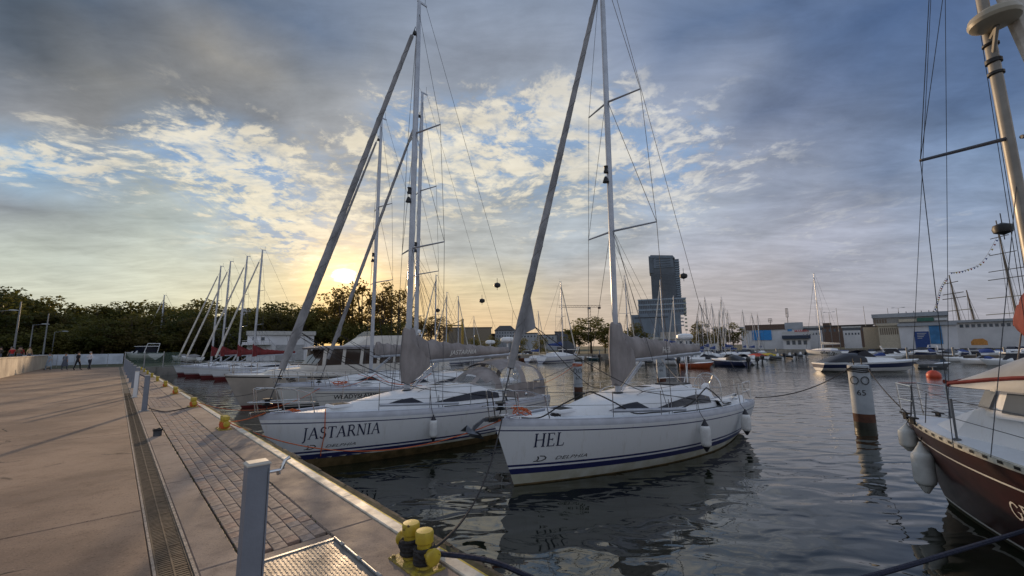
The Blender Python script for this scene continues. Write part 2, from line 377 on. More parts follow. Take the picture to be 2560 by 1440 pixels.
# drain grate: half-metre panels of pressed slats
def grate_mesh(L=.5,n=25):
    m = MB(); hw = .105
    m.box(0,L,-hw,-hw+.012,-.03,0); m.box(0,L,hw-.012,hw,-.03,0); m.box(0,L,-.006,.006,-.03,-.001)
    for i in range(n):
        x = L*(i+.5)/n
        for y0,y1 in ((-hw+.012,-.006),(.006,hw-.012)):
            z = -.002-.002*(i%2); m.box(x-L/n*.33,x+L/n*.33,y0,y1,-.012,z)
    return m.mesh('grate_panel',gratem,0)
gm = grate_mesh(); sang = math.atan2(SQ.y,SQ.x)
for i in range(44): link('grate_panel',gm,quay,Q(2+i*.502,.48,ZT-.002),(0,0,sang))
m = MB(); qbox(m,24.1,66,.375,.585,ZT-.03,ZT-.006); tag(m.build('grate',gratem,quay,smooth=0),kind='stuff')
m = MB(); qbox(m,-8,66,.353,.372,ZT-.1,ZT+.003); qbox(m,-8,66,.588,.611,ZT-.1,ZT+.003); m.build('drain_kerb',M('drain_kerb_concrete',(.40,.32,.25),.8,var=.3,vs=20,bump=.8,bs=60),quay,smooth=0)
# block paving: individual setts in the near field, joined beyond
PW,PL = .69/6,.135
pm = []
for v in range(3):
    m = MB(); m.cbox(-PL/2+.0028,PL/2-.0028,-PW/2+.0028,PW/2-.0028,-.05,0,.004); pm.append(m.mesh('sett',paver[v],0))
cells = []
for fi,(a,b) in enumerate(fields):
    nrow = int((b-a)/PL)
    for c in range(6):
        off = (c%2)*PL/2
        for r in range(nrow-(c%2)):
            cells.append((a+off+(r+.5)*PL,.91+(c+.5)*PW,fi))
cells.sort()
stuff = [MB() for _ in range(3)]
for i,(s_,d_,fi) in enumerate(cells):
    v = random.choice((0,0,0,1,2)); dz = random.uniform(-.004,.003)
    if i < 295:
        link('sett',pm[v],quay,Q(s_,d_,ZT-.002+dz),(random.uniform(-.012,.012),random.uniform(-.012,.012),sang+random.uniform(-.012,.012)))
    elif s_ < 32: 
        qbox(stuff[v],s_-PL/2+.003,s_+PL/2-.003,d_-PW/2+.003,d_+PW/2-.003,ZT-.05,ZT-.002+dz)
mm = MB(); 
for v in range(3):
    mm.cur = v; mm.add(stuff[v].v,stuff[v].f)
for a,b in fields[4:]:
    mm.cur = 0; qbox(mm,a,b,.91,1.6,ZT-.05,ZT-.004)
tag(mm.build('paving',paver,quay,smooth=0),kind='stuff')
# weeds in the joints along the paving
m = MB()
for i in range(420):
    s_ = random.uniform(3.4,14); d_ = random.choice((.9,1.605))+random.gauss(0,.008)
    h = random.uniform(.006,.02); a = random.uniform(0,6.28); p = Q(s_,d_,ZT-.01); w = Vector((math.cos(a),math.sin(a),0))*random.uniform(.004,.01)
    m.add([p-w,p+w,p+w*random.uniform(-1,1)*2+Vector((0,0,h+.01))],[(0,1,2)])
tag(m.build('weeds',M('weed_green',(.06,.07,.02),.9,var=.4,vs=30),smooth=0),'low weeds and moss growing in the joints beside the block paving','weeds',kind='stuff')
# ledge below the edge and the sheet piles
m = MB()
N = 150
for i in range(N):
    s0 = -8+i*.5; s1 = s0+.494; j = random.uniform(-.015,.015); zt = ZT-.14+random.uniform(-.012,.012)
    qbox(m,s0,s1,2.183,2.47+j,ZT-.46,zt)
m.build('ledge_beam',ledgem,quay,smooth=0)
m = MB(); prof = []
x = -8
while x < 66:
    prof += [(x,2.44),(x+.10,2.60),(x+.28,2.60),(x+.38,2.44)]; x += .48
rings = [[Q(a,b,z) for a,b in prof] for z in (-2.9,ZT-.42)]
m.loft(rings,closed=False); pr2 = [(a,b-.02) for a,b in prof]
m.loft([[Q(a,b,ZT-.42) for a,b in prof],[Q(a,b-.25,ZT-.42) for a,b in prof]],closed=False)
m.build('sheet_pile_wall',rustm,quay,smooth=0)
# promenade terrace behind the low concrete wall
m = MB(); qbox(m,24,84,-40,-6.3,ZT-.5,2.25); tag(m.build('promenade',conc,smooth=0),kind='structure')
wallm = M('pale_concrete_wall',(.46,.39,.30),.8,var=.2,vs=.6,bump=.3,bs=8,col2=(.36,.30,.235))
w = empty('promenade_wall',Q(30,-5.9,ZT),sang,'pale low concrete wall along the promenade with people behind it','wall')
for i in range(22):
    m = MB(); L = 2.2
    m.loft([[(i*L,-.2,0),(i*L+L-.02,-.2,0),(i*L+L-.02,.2,0),(i*L,.2,0)],[(i*L,-.13,1.32),(i*L+L-.02,-.13,1.32),(i*L+L-.02,.13,1.32),(i*L,.13,1.32)]])
    m.build('wall_panel',wallm,w,smooth=0)
m = MB(); m.box(0,48.4,-.17,.17,1.322,1.42); m.build('coping',wallm,w,smooth=0)
w = empty('banner_fence',Q(84,-9,.95),math.atan2(NQ.y,NQ.x),'low fence hung with pale blue white panels across the end of the quay','fence')
for i in range(6):
    m = MB(); m.box(i*1.65,i*1.65+1.6,-.04,.04,.3,1.75); m.build('panel',M('fence_banner',(.50,.55,.62),.6,var=.15,vs=1),w,smooth=0)
    m = MB(); m.box(i*1.65-.04,i*1.65+.0,-.06,.06,0,1.85); m.build('post',steel,w,smooth=0)
# ================================================================ hatch cover with raised tread
plm = M('tread_plate_metal',(.30,.28,.26),.5,.75,var=.2,vs=6,col2=(.22,.20,.18))
hs,hd,hl,hw = 3.05,.93,1.02,.645
h = empty('access_hatch',Q(hs,hd,ZT),sang,'steel tread plate hatch set in the quay beside the yellow double bollard','hatch')
m = MB(); m.box(0,hl,-hw,0,-.02,.004); m.build('plate',plm,h,smooth=0)
m = MB(); m.box(-.03,hl+.03,-hw-.03,-hw-.002,-.02,.010); m.box(-.03,hl+.03,.002,.03,-.02,.010); m.box(-.03,-.002,-hw,0,-.02,.010); m.box(hl+.002,hl+.03,-hw,0,-.02,.010); m.build('frame',steel,h,smooth=0)
m = MB(); m.tube([(-.02,-hw-.012,.018),(hl+.02,-hw-.012,.018)],.008,6)
for x in (.15,.5,.85): m.tube([(x-.03,-hw-.012,.018),(x+.03,-hw-.012,.018)],.014,8)
m.build('hinge',steel,h)
m = MB(); p = .031
for i in range(int(hl/p)):
    for j in range(int(hw/p)):
        cx,cy = (i+.5)*p+.008,-(j+.5)*p-.006; a = rad(45 if (i+j)%2 else -45); ux,uy = math.cos(a)*.0125,math.sin(a)*.0125; vx,vy = -math.sin(a)*.0038,math.cos(a)*.0038
        m.add([(cx-ux,cy-uy,.004),(cx+vx,cy+vy,.004),(cx+ux,cy+uy,.004),(cx-vx,cy-vy,.004),(cx-ux*.5,cy-uy*.5,.0068),(cx+ux*.5,cy+uy*.5,.0068)],[(0,3,5,4),(3,2,5),(2,1,4,5),(1,0,4)])
tag(m.build('tread',plm,h,smooth=0),kind='stuff')
# ================================================================ boat materials
def gelmat(name,c,grime,coat=.35,rough=.27):
    m = bpy.data.materials.new(name); m.use_nodes = True; t = m.node_tree; g = NG(t); b = t.nodes['Principled BSDF']; MT[name] = m
    p = g.n('ShaderNodeTexCoord').outputs['Object']
    st = g.noise(g.v('MULTIPLY',p,(5.5,5.5,.35)),1.6,6,.65).outputs['Fac']; n1 = g.noise(p,.8,4,.5).outputs['Fac']; n2 = g.noise(p,14,5,.6).outputs['Fac']
    sx_ = g.n('ShaderNodeSeparateXYZ'); g.put(sx_.inputs[0],p); low = g.mr(sx_.outputs[2],.75,.05,0,1)
    cc = g.mix(g.m('MULTIPLY',g.mr(st,.52,.78),.42),c,grime); cc = g.mix(g.m('MULTIPLY',g.mr(n2,.62,.75),.25),cc,grime); cc = g.mix(g.m('MULTIPLY',g.m('MULTIPLY',low,g.mr(n1,.35,.65,.3,1)),.35),cc,grime)
    g.put(b.inputs['Base Color'],cc); g.put(b.inputs['Roughness'],g.mr(st,.3,.75,rough,rough*1.9,False)); b.inputs['Coat Weight'].default_value = coat; b.inputs['Coat Roughness'].default_value = .12
    bn = g.n('ShaderNodeBump'); bn.inputs['Strength'].default_value = .25; bn.inputs['Distance'].default_value = .03; g.put(bn.inputs['Height'],n1); t.links.new(bn.outputs[0],b.inputs['Normal']); return m
gel = gelmat('gelcoat_white',(.80,.81,.82),(.50,.47,.40))
gelb = gelmat('gelcoat_old',(.70,.68,.64),(.36,.30,.22),.15,.4)
gelr = gelmat('gelcoat_roof',(.78,.79,.80),(.52,.49,.42),0,.55)
deckm = M('deck_nonskid',(.72,.75,.78),.6,var=.05,vs=2,bump=.12,bs=120)
navy = M('navy_stripe',(.018,.022,.10),.35,var=.05)
black = M('black_rubber',(.012,.012,.013),.5,var=.2)
algae = M('algae_boot',(.20,.13,.055),.75,var=.45,vs=3.5,col2=(.09,.065,.02))
lowhull = M('lower_hull_stained',(.62,.62,.55),.45,var=.18,vs=2.2,col2=(.46,.44,.33))
rail_edge = M('toe_rail_edge_shade',(.52,.54,.60),.4,var=.08,vs=4)
alu = M('mast_aluminium',(.44,.46,.50),.38,.55,var=.08,vs=3)
chrome = M('polished_steel',(.62,.62,.62),.18,1.0,var=0)
wire = M('rigging_wire',(.07,.072,.08),.75,.2,var=0,spec=.2)
rubb = M('rubber_fender_end',(.02,.02,.03),.5,var=.1)
winm = M('smoked_window',(.012,.015,.028),.2,var=0,spec=.35)
canvas = M('grey_canvas',(.29,.26,.25),.9,var=.22,vs=2.2,bump=1.0,bs=5,stretch=(1,1,.35))
canvasd = M('grey_canvas_dark',(.20,.19,.19),.9,var=.15,vs=3,bump=.4,bs=9)
sailm = M('furled_sail_grey',(.27,.265,.27),.85,var=.28,vs=2.5,bump=.8,bs=9,stretch=(1,1,.6))
sailw = M('furled_sail_white',(.62,.58,.52),.8,var=.15,vs=3,bump=.6,bs=12)
redcan = M('burgundy_canvas',(.17,.022,.022),.85,var=.2,vs=2,bump=.5,bs=8)
redcan2 = M('red_canvas',(.16,.018,.010),.8,var=.25,vs=2,bump=.6,bs=6)
clearv = M('clear_vinyl',(.55,.56,.56),.12,var=0,alpha=.32)
ropeb = M('rope_navy',(.018,.022,.045),.85,var=.3,vs=40,bump=.5,bs=150)
ropek = M('rope_dark',(.03,.026,.026),.9,var=.3,vs=40,bump=.6,bs=120)
ropeo = M('rope_orange',(.62,.13,.03),.75,var=.2,vs=40,bump=.5,bs=150)
ropeg = M('rope_grey',(.20,.17,.14),.9,var=.25,vs=40)
fend = M('fender_white',(.70,.70,.69),.42,var=.12,vs=4,bump=.1,bs=9)
teak = M('teak_deck',(.22,.13,.07),.7,var=.2,vs=6)
letn = M('navy_lettering',(.02,.024,.07),.4,var=0)
letk = M('black_lettering',(.018,.018,.022),.4,var=0)
letw = M('white_lettering',(.72,.70,.66),.5,var=0)
# ================================================================ lettering
def arc(cx,cy,rx,ry,a0,a1,n=9): return [(cx+rx*math.cos(rad(a0+(a1-a0)*i/(n-1))),cy+ry*math.sin(rad(a0+(a1-a0)*i/(n-1)))) for i in range(n)]
TK,TH = .12,.055
SERIF = {
'H':(.80,[([(.14,0),(.14,1)],TK),([(.66,0),(.66,1)],TK),([(.14,.52),(.66,.52)],TH),([(.02,.02),(.27,.02)],TH),([(.02,.98),(.27,.98)],TH),([(.54,.02),(.79,.02)],TH),([(.54,.98),(.79,.98)],TH)]),
'E':(.62,[([(.14,0),(.14,1)],TK),([(.02,.02),(.54,.02)],TH),([(.02,.98),(.50,.98)],TH),([(.14,.52),(.42,.52)],TH),([(.54,.0),(.57,.20)],TH),([(.50,1),(.51,.84)],TH),([(.42,.43),(.42,.61)],TH)]),
'L':(.58,[([(.14,0),(.14,1)],TK),([(.02,.02),(.52,.02)],TH),([(.02,.98),(.27,.98)],TH),([(.52,0),(.56,.22)],TH)]),
'I':(.32,[([(.15,0),(.15,1)],TK),([(.02,.02),(.28,.02)],TH),([(.02,.98),(.28,.98)],TH)]),
'J':(.36,[([(.20,1),(.20,-.08),(.16,-.20),(.04,-.28)],TK*.9),([(.08,.98),(.33,.98)],TH)]),
'T':(.66,[([(.33,0),(.33,1)],TK),([(.04,.98),(.62,.98)],TH),([(.05,1),(.03,.80)],TH),([(.61,1),(.63,.80)],TH),([(.21,.02),(.45,.02)],TH)]),
'A':(.78,[([(.38,1),(.68,0)],TK),([(.38,1),(.10,0)],TH*1.2),([(.20,.36),(.56,.36)],TH),([(.0,.02),(.20,.02)],TH),([(.56,.02),(.78,.02)],TH)]),
'N':(.84,[([(.16,0),(.16,1)],TH*1.2),([(.16,1),(.68,0)],TK),([(.68,0),(.68,1)],TH*1.2),([(.04,.02),(.28,.02)],TH),([(.04,.98),(.18,.98)],TH),([(.56,.98),(.80,.98)],TH)]),
'R':(.70,[([(.15,0),(.15,1)],TK),([(.15,.98)]+arc(.34,.74,.18,.24,90,-90)+[(.15,.50)],TH*1.7),([(.36,.50),(.66,0)],TK*.9),([(.02,.02),(.28,.02)],TH),([(.02,.98),(.16,.98)],TH),([(.58,.02),(.72,.02)],TH)]),
'S':(.54,[(arc(.27,.74,.17,.24,20,270,12)[:-1]+arc(.27,.27,.19,.25,88,-160,13),TK*.8)]),
}
def ribbon(pts,w):
    out = []
    n = len(pts)
    for i in range(n):
        a = pts[max(i-1,0)]; b = pts[min(i+1,n-1)]; dx,dy = b[0]-a[0],b[1]-a[1]; l = math.hypot(dx,dy) or 1
        nx,ny = -dy/l*w/2,dx/l*w/2; out += [(pts[i][0]+nx,pts[i][1]+ny),(pts[i][0]-nx,pts[i][1]-ny)]
    return out,[(2*i,2*i+1,2*i+3,2*i+2) for i in range(n-1)]
def serif_text(txt,gap=.06):
    vs,fs,x = [],[],0
    for ch in txt:
        w,st = SERIF[ch]
        for pts,wd in st:
            v,f = ribbon([(p[0]+x,p[1]) for p in pts],wd); b = len(vs); vs += v; fs += [tuple(b+i for i in q) for q in f]
        x += w+gap
    return vs,fs,x
def sans_text(txt,shear=0,space=1.0,bold=0):
    c = bpy.data.curves.new('t','FONT'); c.body = txt; c.size = 1.4; c.shear = shear; c.space_character = space; c.resolution_u = 3; c.offset = bold
    o = bpy.data.objects.new('t',c); COL.objects.link(o)
    bpy.context.view_layer.update()
    m = bpy.data.meshes.new_from_object(o.evaluated_get(bpy.context.evaluated_depsgraph_get()))
    vs = [(v.co.x,v.co.y) for v in m.vertices]; fs = [tuple(p.vertices) for p in m.polygons]
    bpy.data.objects.remove(o); bpy.data.curves.remove(c); bpy.data.meshes.remove(m)
    return vs,fs,max(v[0] for v in vs)
def map_text(name,data,fn,mat,parent,bold=0):
    vs,fs,_ = data; mb = MB(); mb.add([fn(u,v) for u,v in vs],fs)
    return mb.build(name,mat,parent,smooth=0)
def flat_text(name,data,o,ux,uy,h,mat,parent):
    o = Vector(o); ux = Vector(ux).normalized()*h; uy = Vector(uy).normalized()*h
    return map_text(name,data,lambda u,v: o+ux*u+uy*v,mat,parent)
# ================================================================ hull
class Hull:
    def __init__(s,L=10.6,B=3.5,fs=1.12,fb=1.42,dk=.45,rake=.55,stern=.78,trans=.35,full=2.1,ebow=.42,emid=.16,tm=.40,rise=True):
        s.rise = rise
        s.L,s.B,s.fs,s.fb,s.dk,s.rake,s.stern,s.trans,s.full,s.eb,s.em,s.tm = L,B,fs,fb,dk,rake,stern,trans,full,ebow,emid,tm
    def sheer(s,t): return s.fs+(s.fb-s.fs)*max(0,t)**1.8
    def hb(s,t):
        tm = s.tm
        if t > tm: return s.B/2*max(0,1-((t-tm)/(1-tm))**s.full)
        return s.B/2*(1-(1-s.stern)*((tm-t)/tm)**2)
    def pt(s,t,z,side=1,off=0):
        zd = s.sheer(t); kk = max(0,(.34-t)/.34)**1.3 if s.rise else 0; dk = s.dk*(1-kk)+.02*kk; v = max(0,min(1,(z+dk)/(zd+dk))); e = s.em+(s.eb-s.em)*max(0,(t-.35)/.65)**1.6+.16*kk
        y = s.hb(t)*v**e
        if z > zd-.13: y -= .045*((z-zd+.13)/.13)**2*(1 if t < .97 else 0)
        zf = max(-.5,min(1,z/zd))
        x = s.L*t-s.rake*(t**5)*(1-zf)+s.trans*(1-t)**8*zf
        return Vector((x,side*(y+off),z))
    def mesh(s,rows,nt=26):
        # rows: list of (z function of t, material index of the band above)
        m = MB(); ts = [i/nt for i in range(nt)]; ts = [t**.9 for t in ts]+[.985,1.0]
        for side in (1,-1):
            g = [[s.pt(t,min(fz(t),s.sheer(t)),side) for t in ts] for fz,_ in rows]; n = len(ts)
            b = len(m.v); m.v += [tuple(p) for r in g for p in r]
            for i in range(len(rows)-1):
                for j in range(n-1):
                    f = (b+i*n+j,b+i*n+j+1,b+(i+1)*n+j+1,b+(i+1)*n+j); m.f.append(f if side == -1 else f[::-1]); m.mi.append(rows[i][1])
        # transom
        a = [s.pt(0,min(fz(0),s.sheer(0)),1) for fz,_ in rows]; c = [s.pt(0,min(fz(0),s.sheer(0)),-1) for fz,_ in rows]
        for i in range(len(rows)-1):
            m.cur = rows[i][1]; m.add([a[i],a[i+1],c[i+1],c[i]],[(0,1,2,3)])
        return m
def tex_on_hull(H,data,x0,z0,h,side,slope=0,off=.006,wide=1.0):
    # text reading from bow to stern on the port side (side=1) or stern to bow on starboard
    def fn(u,v):
        x = x0-side*u*h*wide; t = x/H.L; z = z0+v*h+slope*u*h
        for _ in range(3):
            p = H.pt(t,z,side); t += (x-p.x)/H.L
        return H.pt(t,z,side,off)
    return fn
def stripe_rows(H,boot,z1=.24,z2=.36,z3=.40,z4=.445,cove=True,low=1,bt=.03):
    r = [(lambda t:-.44,4),(lambda t:-.15,4),(lambda t:bt,low),(lambda t:z1-.12*(1-t)**1.5,2),(lambda t:z2-.12*(1-t)**1.5,0),(lambda t:z3-.12*(1-t)**1.5,2),(lambda t:z4-.12*(1-t)**1.5,0),(lambda t:.62,0),(lambda t:.9,0)]
    r += [(lambda t:H.sheer(t)-.235,3 if cove else 0),(lambda t:H.sheer(t)-.21,0),(lambda t:H.sheer(t)-.13,5),(lambda t:H.sheer(t)-.06,5),(lambda t:H.sheer(t),5)]  # top band tinted bluish grey for the shading of the rounded deck edge
    return r
# ================================================================ sailing yacht
RIG = {}
def sail_bag(mb,x0,x1,z0,z1,h0,h1,w0,w1,n=26,ywig=.03,seed=1):
    rr = random.Random(seed); rings = []
    for i in range(n+1):
        t = i/n; x = x0+(x1-x0)*t; zb = z0+(z1-z0)*t; h = h0+(h1-h0)*min(1,t*1.1)**.75; w = w0+(w1-w0)*t
        h *= 1+.05*math.sin(i*1.9)+rr.uniform(-.035,.035); dy = rr.uniform(-ywig,ywig)*.4
        rings.append([(x,dy+w*math.sin(a)*(1-.45*max(0,math.cos(a))),zb+h*.5-h*.5*math.cos(a)*-1 if 0 else zb+h*.5*(1+math.cos(a))) for a in [2*math.pi*k/12 for k in range(12)]])
    mb.loft(rings)
def rope_pts(a,b,sag,n=12):
    a = Vector(a); b = Vector(b); return [a.lerp(b,i/n)-Vector((0,0,4*sag*(i/n)*(1-i/n))) for i in range(n+1)]
def yacht(loc,rz,label,H,det=2,mats=None,xm=6.6,hm=15.6,name=None,cover=canvas,collar=True,sprayhood=False,radar=False,group=None,boot=True,genoa=sailm,spr=2,boomL=4.6,cat='sailboat',lean=0,wr=.0085,stripe=None,seed=1,patch=False,cove=True,low=1,fs_r=.098):
    r = empty('sailing_yacht',loc,rz,label,cat,group); rr = random.Random(seed)
    hmats = mats or [gel,lowhull,navy,navy,algae,rail_edge]
    L = H.L
    H.mesh(stripe_rows(H,boot,cove=cove,low=low,bt=(.03 if boot is True else boot))).build('hull',hmats,r,smooth=50)
    # deck with side decks, camber and a sunken cockpit
    m = MB(); nx = 30; ny = 12; xs = [i/nx for i in range(nx+1)]; rows = []
    for t in xs:
        hb = H.hb(t)-.05; zd = H.sheer(t)-.05; ring = []
        for j in range(ny+1):
            y = -1+2*j/ny; yy = y*max(hb,.0); z = zd+.05*(1-y*y)*min(1,hb)
            if t < .25 and abs(y) < .55: z -= .42
            x0 = H.pt(t,zd).x; ring.append((x0,yy,z))
        rows.append(ring)
    m.loft(rows,closed=False); m.build('deck',deckm,r,smooth=30)
    # toe rail
    m = MB()
    for sd_ in (1,-1):
        m.tube([H.pt(t,H.sheer(t),sd_,-.02)+Vector((0,0,.012)) for t in [i/20 for i in range(21)]],.018,5)
    m.build('toe_rail',rail_edge,r)
    # coachroof
    xa,xf = L*.265,L*.83; hc = .56
    def cw(x):
        t = (x-xa)/(xf-xa); return min(H.hb(x/L)-.34,1.18)*(1-.75*max(0,t-.35)**1.5/.65**1.5)
    def ch(x):
        t = (x-xa)/(xf-xa); return (hc-.05)*(1-t**2.2)*(.82+.18*min(1,t*5))+.07
    SEC = [(1,0),(.93,.50),(.86,.80),(.72,.94),(.4,1.02),(0,1.05)]
    def cab(x,k,off=0,side=1):      # k along the side wall 0..1 -> first three section points
        f = k*2; i = min(int(f),1); f -= i; a,b = SEC[i],SEC[i+1]
        zd = H.sheer(x/L)-.02
        return Vector((x,side*((a[0]+(b[0]-a[0])*f)*cw(x)+off),zd+(a[1]+(b[1]-a[1])*f)*ch(x)+off*.3))
    m = MB(); rings = []
    for i in range(37):
        x = xa+(xf-xa)*i/36; zd = H.sheer(x/L)-.03; w = cw(x); h = ch(x)
        half = [(x,a*w,zd+b*h) for a,b in SEC]; rings.append(half+[(p[0],-p[1],p[2]) for p in half[-2::-1]])
    m.loft(rings,closed=False); m.add(rings[0],[tuple(range(len(rings[0])))]); m.add(rings[-1],[tuple(range(len(rings[0])))]); m.build('coachroof',gelr,r,smooth=40,fix=True)
    # cabin windows, long teardrop and small trapezoid
    if det >= 1:
        for side in (1,-1):
            x0,x1 = xa+.30,xa+3.0; up,lo = [],[]
            for i in range(13):
                t = i/12; x = x0+(x1-x0)*t; a = .30+.0*t; b = .30+.62*math.sin(math.pi*min(1,(1-t)*.62+.04)) if t > 0 else .55
                b = .26+.60*(1-t**1.7)*min(1,.55+t*2.4); up.append(cab(x,b,.016,side)); lo.append(cab(x,.24,.016,side))
            mm = MB(); mm.loft([lo,up],closed=False); mm.build('window',winm,r,smooth=40)
            x0,x1 = xa+3.2,xa+4.35; mm = MB()
            mm.loft([[cab(x0+k*(x1-x0)/8,.33,.016,side) for k in range(9)],[cab(x0+.3+k*(x1-x0-.75)/8,.90-.12*(k/8)**2,.016,side) for k in range(9)]],closed=False)
            mm.build('window',winm,r,smooth=40)
    def top(x,y=0): 
        if xa < x < xf and abs(y) < cw(x)*.75: return H.sheer(x/L)-.03+1.03*ch(x)
        return H.sheer(x/L)+.0
    if det >= 2:
        for hx in (L*.80,L*.47):        # hatches
            z = top(hx); m = MB(); m.cbox(hx-.27,hx+.27,-.26,.26,z-.02,z+.05,.02); m.cur = 1; m.box(hx-.21,hx+.21,-.20,.20,z+.051,z+.055); m.build('hatch',[gelr,M('hatch_acrylic',(.05,.055,.06),.8,var=0,spec=.05)],r,smooth=0)
        m = MB(); z = top(xa+.4)
        m.cbox(xa-.02,xa+1.0,-.42,.42,z-.03,z+.06,.03); m.cur = 1; m.box(xa-.03,xa+.8,-.36,.36,z+.061,z+.10); m.build('companionway_hatch',[gel,black],r,smooth=0)
        for side in (1,-1):           # handrails, genoa track and winches
            m = MB(); pts = [Vector((x,side*cw(x)*.62,top(x)+.0+.07*(1 if 0 < i < 8 else 0))) for i,x in enumerate([xa+.8+k*.3 for k in range(9)])]
            m.tube(pts,.011,5); m.build('handrail',chrome,r)
            m = MB(); xs_ = [L*.22+k*.4 for k in range(9)]
            m.tube([Vector((x,side*(H.hb(x/L)-.24),H.sheer(x/L)+.025)) for x in xs_],.014,4); m.build('genoa_track',black,r)
            m = MB(); x = L*.17; m.lathe([(.0,0),(.075,0),(.08,.03),(.055,.07),(.055,.13),(.075,.17),(.0,.18)],12,(x,side*(H.hb(x/L)-.3),H.sheer(x/L)+.12)); m.build('winch',chrome,r)
        for side in (1,-1):
            m = MB(); a0,a1 = L*.03,L*.27
            rings = []
            for x in (a0,a0+.3,a0+1.2,a1-.3,a1):
                y = side*(H.hb(x/L)-.52); z = H.sheer(x/L)-.06; h = .22 if a0 < x else .05
                rings.append([(x,y-side*.17,z-.35),(x,y-side*.17,z+h),(x,y+side*.10,z+h*.95),(x,y+side*.24,z)])
            m.loft(rings,closed=False); m.build('coaming',gel,r,smooth=30,fix=True)
        # wheel and pedestal
        m = MB(); m.loft([[(L*.10-.1,-.1,.75),(L*.10+.1,-.1,.75),(L*.10+.1,.1,.75),(L*.10-.1,.1,.75)],[(L*.10-.1,-.09,1.62),(L*.10+.1,-.09,1.55),(L*.10+.1,.09,1.55),(L*.10-.1,.09,1.62)]]); m.build('pedestal',gel,r,smooth=0)
        m = MB(); cx,cz = L*.10-.14,1.50; R_ = .47
        ring = [Vector((cx,R_*math.cos(a),cz+R_*math.sin(a))) for a in [2*math.pi*i/20 for i in range(21)]]
        m.tube(ring,.014,5,False)
        for a in range(3): m.tube([(cx,R_*math.cos(a*1.047),cz+R_*math.sin(a*1.047)),(cx,-R_*math.cos(a*1.047),cz-R_*math.sin(a*1.047))],.008,4)
        m.build('steering_wheel',chrome,r)
        m = MB(); m.tube([(L*.10+.05,.22,1.1),(L*.10+.05,.22,1.86),(L*.10+.05,-.22,1.86),(L*.10+.05,-.22,1.1)],.016,6); m.build('binnacle_guard',chrome,r)
    # mast
    mz0 = top(xm)-.02; mx = lambda z: xm-(z-mz0)*lean
    m = MB(); rings = []
    for z,k in ((mz0,1),(hm*.6,1),(hm*.88,.95),(hm,.66)):
        rings.append([(mx(z)+.105*k*math.cos(a),.066*k*math.sin(a),z) for a in [2*math.pi*i/10 for i in range(10)]])
    m.loft(rings); 
    m.box(mx(hm)-.32,mx(hm)+.08,-.02,.02,hm-.02,hm+.05); mast = m.build('mast',alu,r)
    m = MB(); m.tube([(mx(hm)-.25,0,hm+.05),(mx(hm)-.25,0,hm+.45)],.008,4); m.build('antenna',black,mast); m = MB(); m.tube([(mx(hm)+.05,0,hm+.04),(mx(hm)+.22,0,hm+.22)],.008,4); m.build('wind_vane',black,mast)
    if det >= 2:
        m = MB(); m.lathe([(0,0),(.07,0),(.07,.05),(.05,.09),(.05,.16),(.07,.2),(0,.22)],10,(mx(7.9)+.15,0,8.0)); m.build('masthead_light',black,mast); m = MB(); m.lathe([(0,-.05),(.1,-.05),(.04,.12),(0,.12)],10,(mx(7.7)+.17,0,7.75)); m.build('steaming_light',black,mast)
        m = MB(); m.lathe([(.13,0),(.17,.02),(.12,.06)],12,(xm,0,mz0-.005)); m.build('mast_collar',black,r)
    zs = [mz0+(hm-mz0)*f for f in ((.335,.63) if spr == 2 else (.5,))]; lens = (1.22,.98) if spr == 2 else (1.0,)
    tips = []
    for z,l in zip(zs,lens):
        for side in (1,-1):
            tp = Vector((mx(z)-l*.33,side*l,z+.06)); tips.append((side,tp,z)); m = MB(); m.tube([(mx(z)-.03,side*.05,z),tp],[.032,.022],6); m.build('spreader',alu,r)
    chain = lambda side: Vector((xm-.35,side*(H.hb((xm-.3)/L)-.22),H.sheer(xm/L)+.02))
    for side in (1,-1):
        tp = [t for s_,t,z in tips if s_ == side]; hd = Vector((mx(hm*.93),side*.05,hm*.965))
        for pts in [[chain(side)]+tp+[hd],[chain(side)+Vector((.14,0,0)),Vector((mx(zs[0]),side*.06,zs[0]-.05))]]+([[tp[0],Vector((mx(zs[1]),side*.06,zs[1]-.05))]] if spr == 2 else []):
            m = MB(); m.tube(pts,wr,4); m.build('shroud',wire,r)
        if det >= 2:
            m = MB(); m.tube([chain(side)+Vector((0,0,-.02)),chain(side)+Vector((0,0,.36))],.013,6); m.tube([chain(side)+Vector((.14,0,-.02)),chain(side)+Vector((.14,0,.34))],.012,6); m.build('turnbuckle',chrome,r)
    # backstay
    split = Vector((L*.10,0,4.4)); m = MB()
    m.tube([Vector((mx(hm)-.3,0,hm-.02)),split],wr,4)
    for side in (1,-1): m.tube([split,Vector((.25,side*(H.hb(.02)-.25),H.sheer(0)+.05))],wr*.9,4)
    m.build('backstay',wire,r)
    # forestay with furled headsail
    foot = Vector((L-.18,0,H.sheer(1)+.10)); head = Vector((mx(hm*.93)+.12,0,hm*.93))
    m = MB(); m.tube([foot,head],wr*1.6,5); m.build('forestay',wire,r)
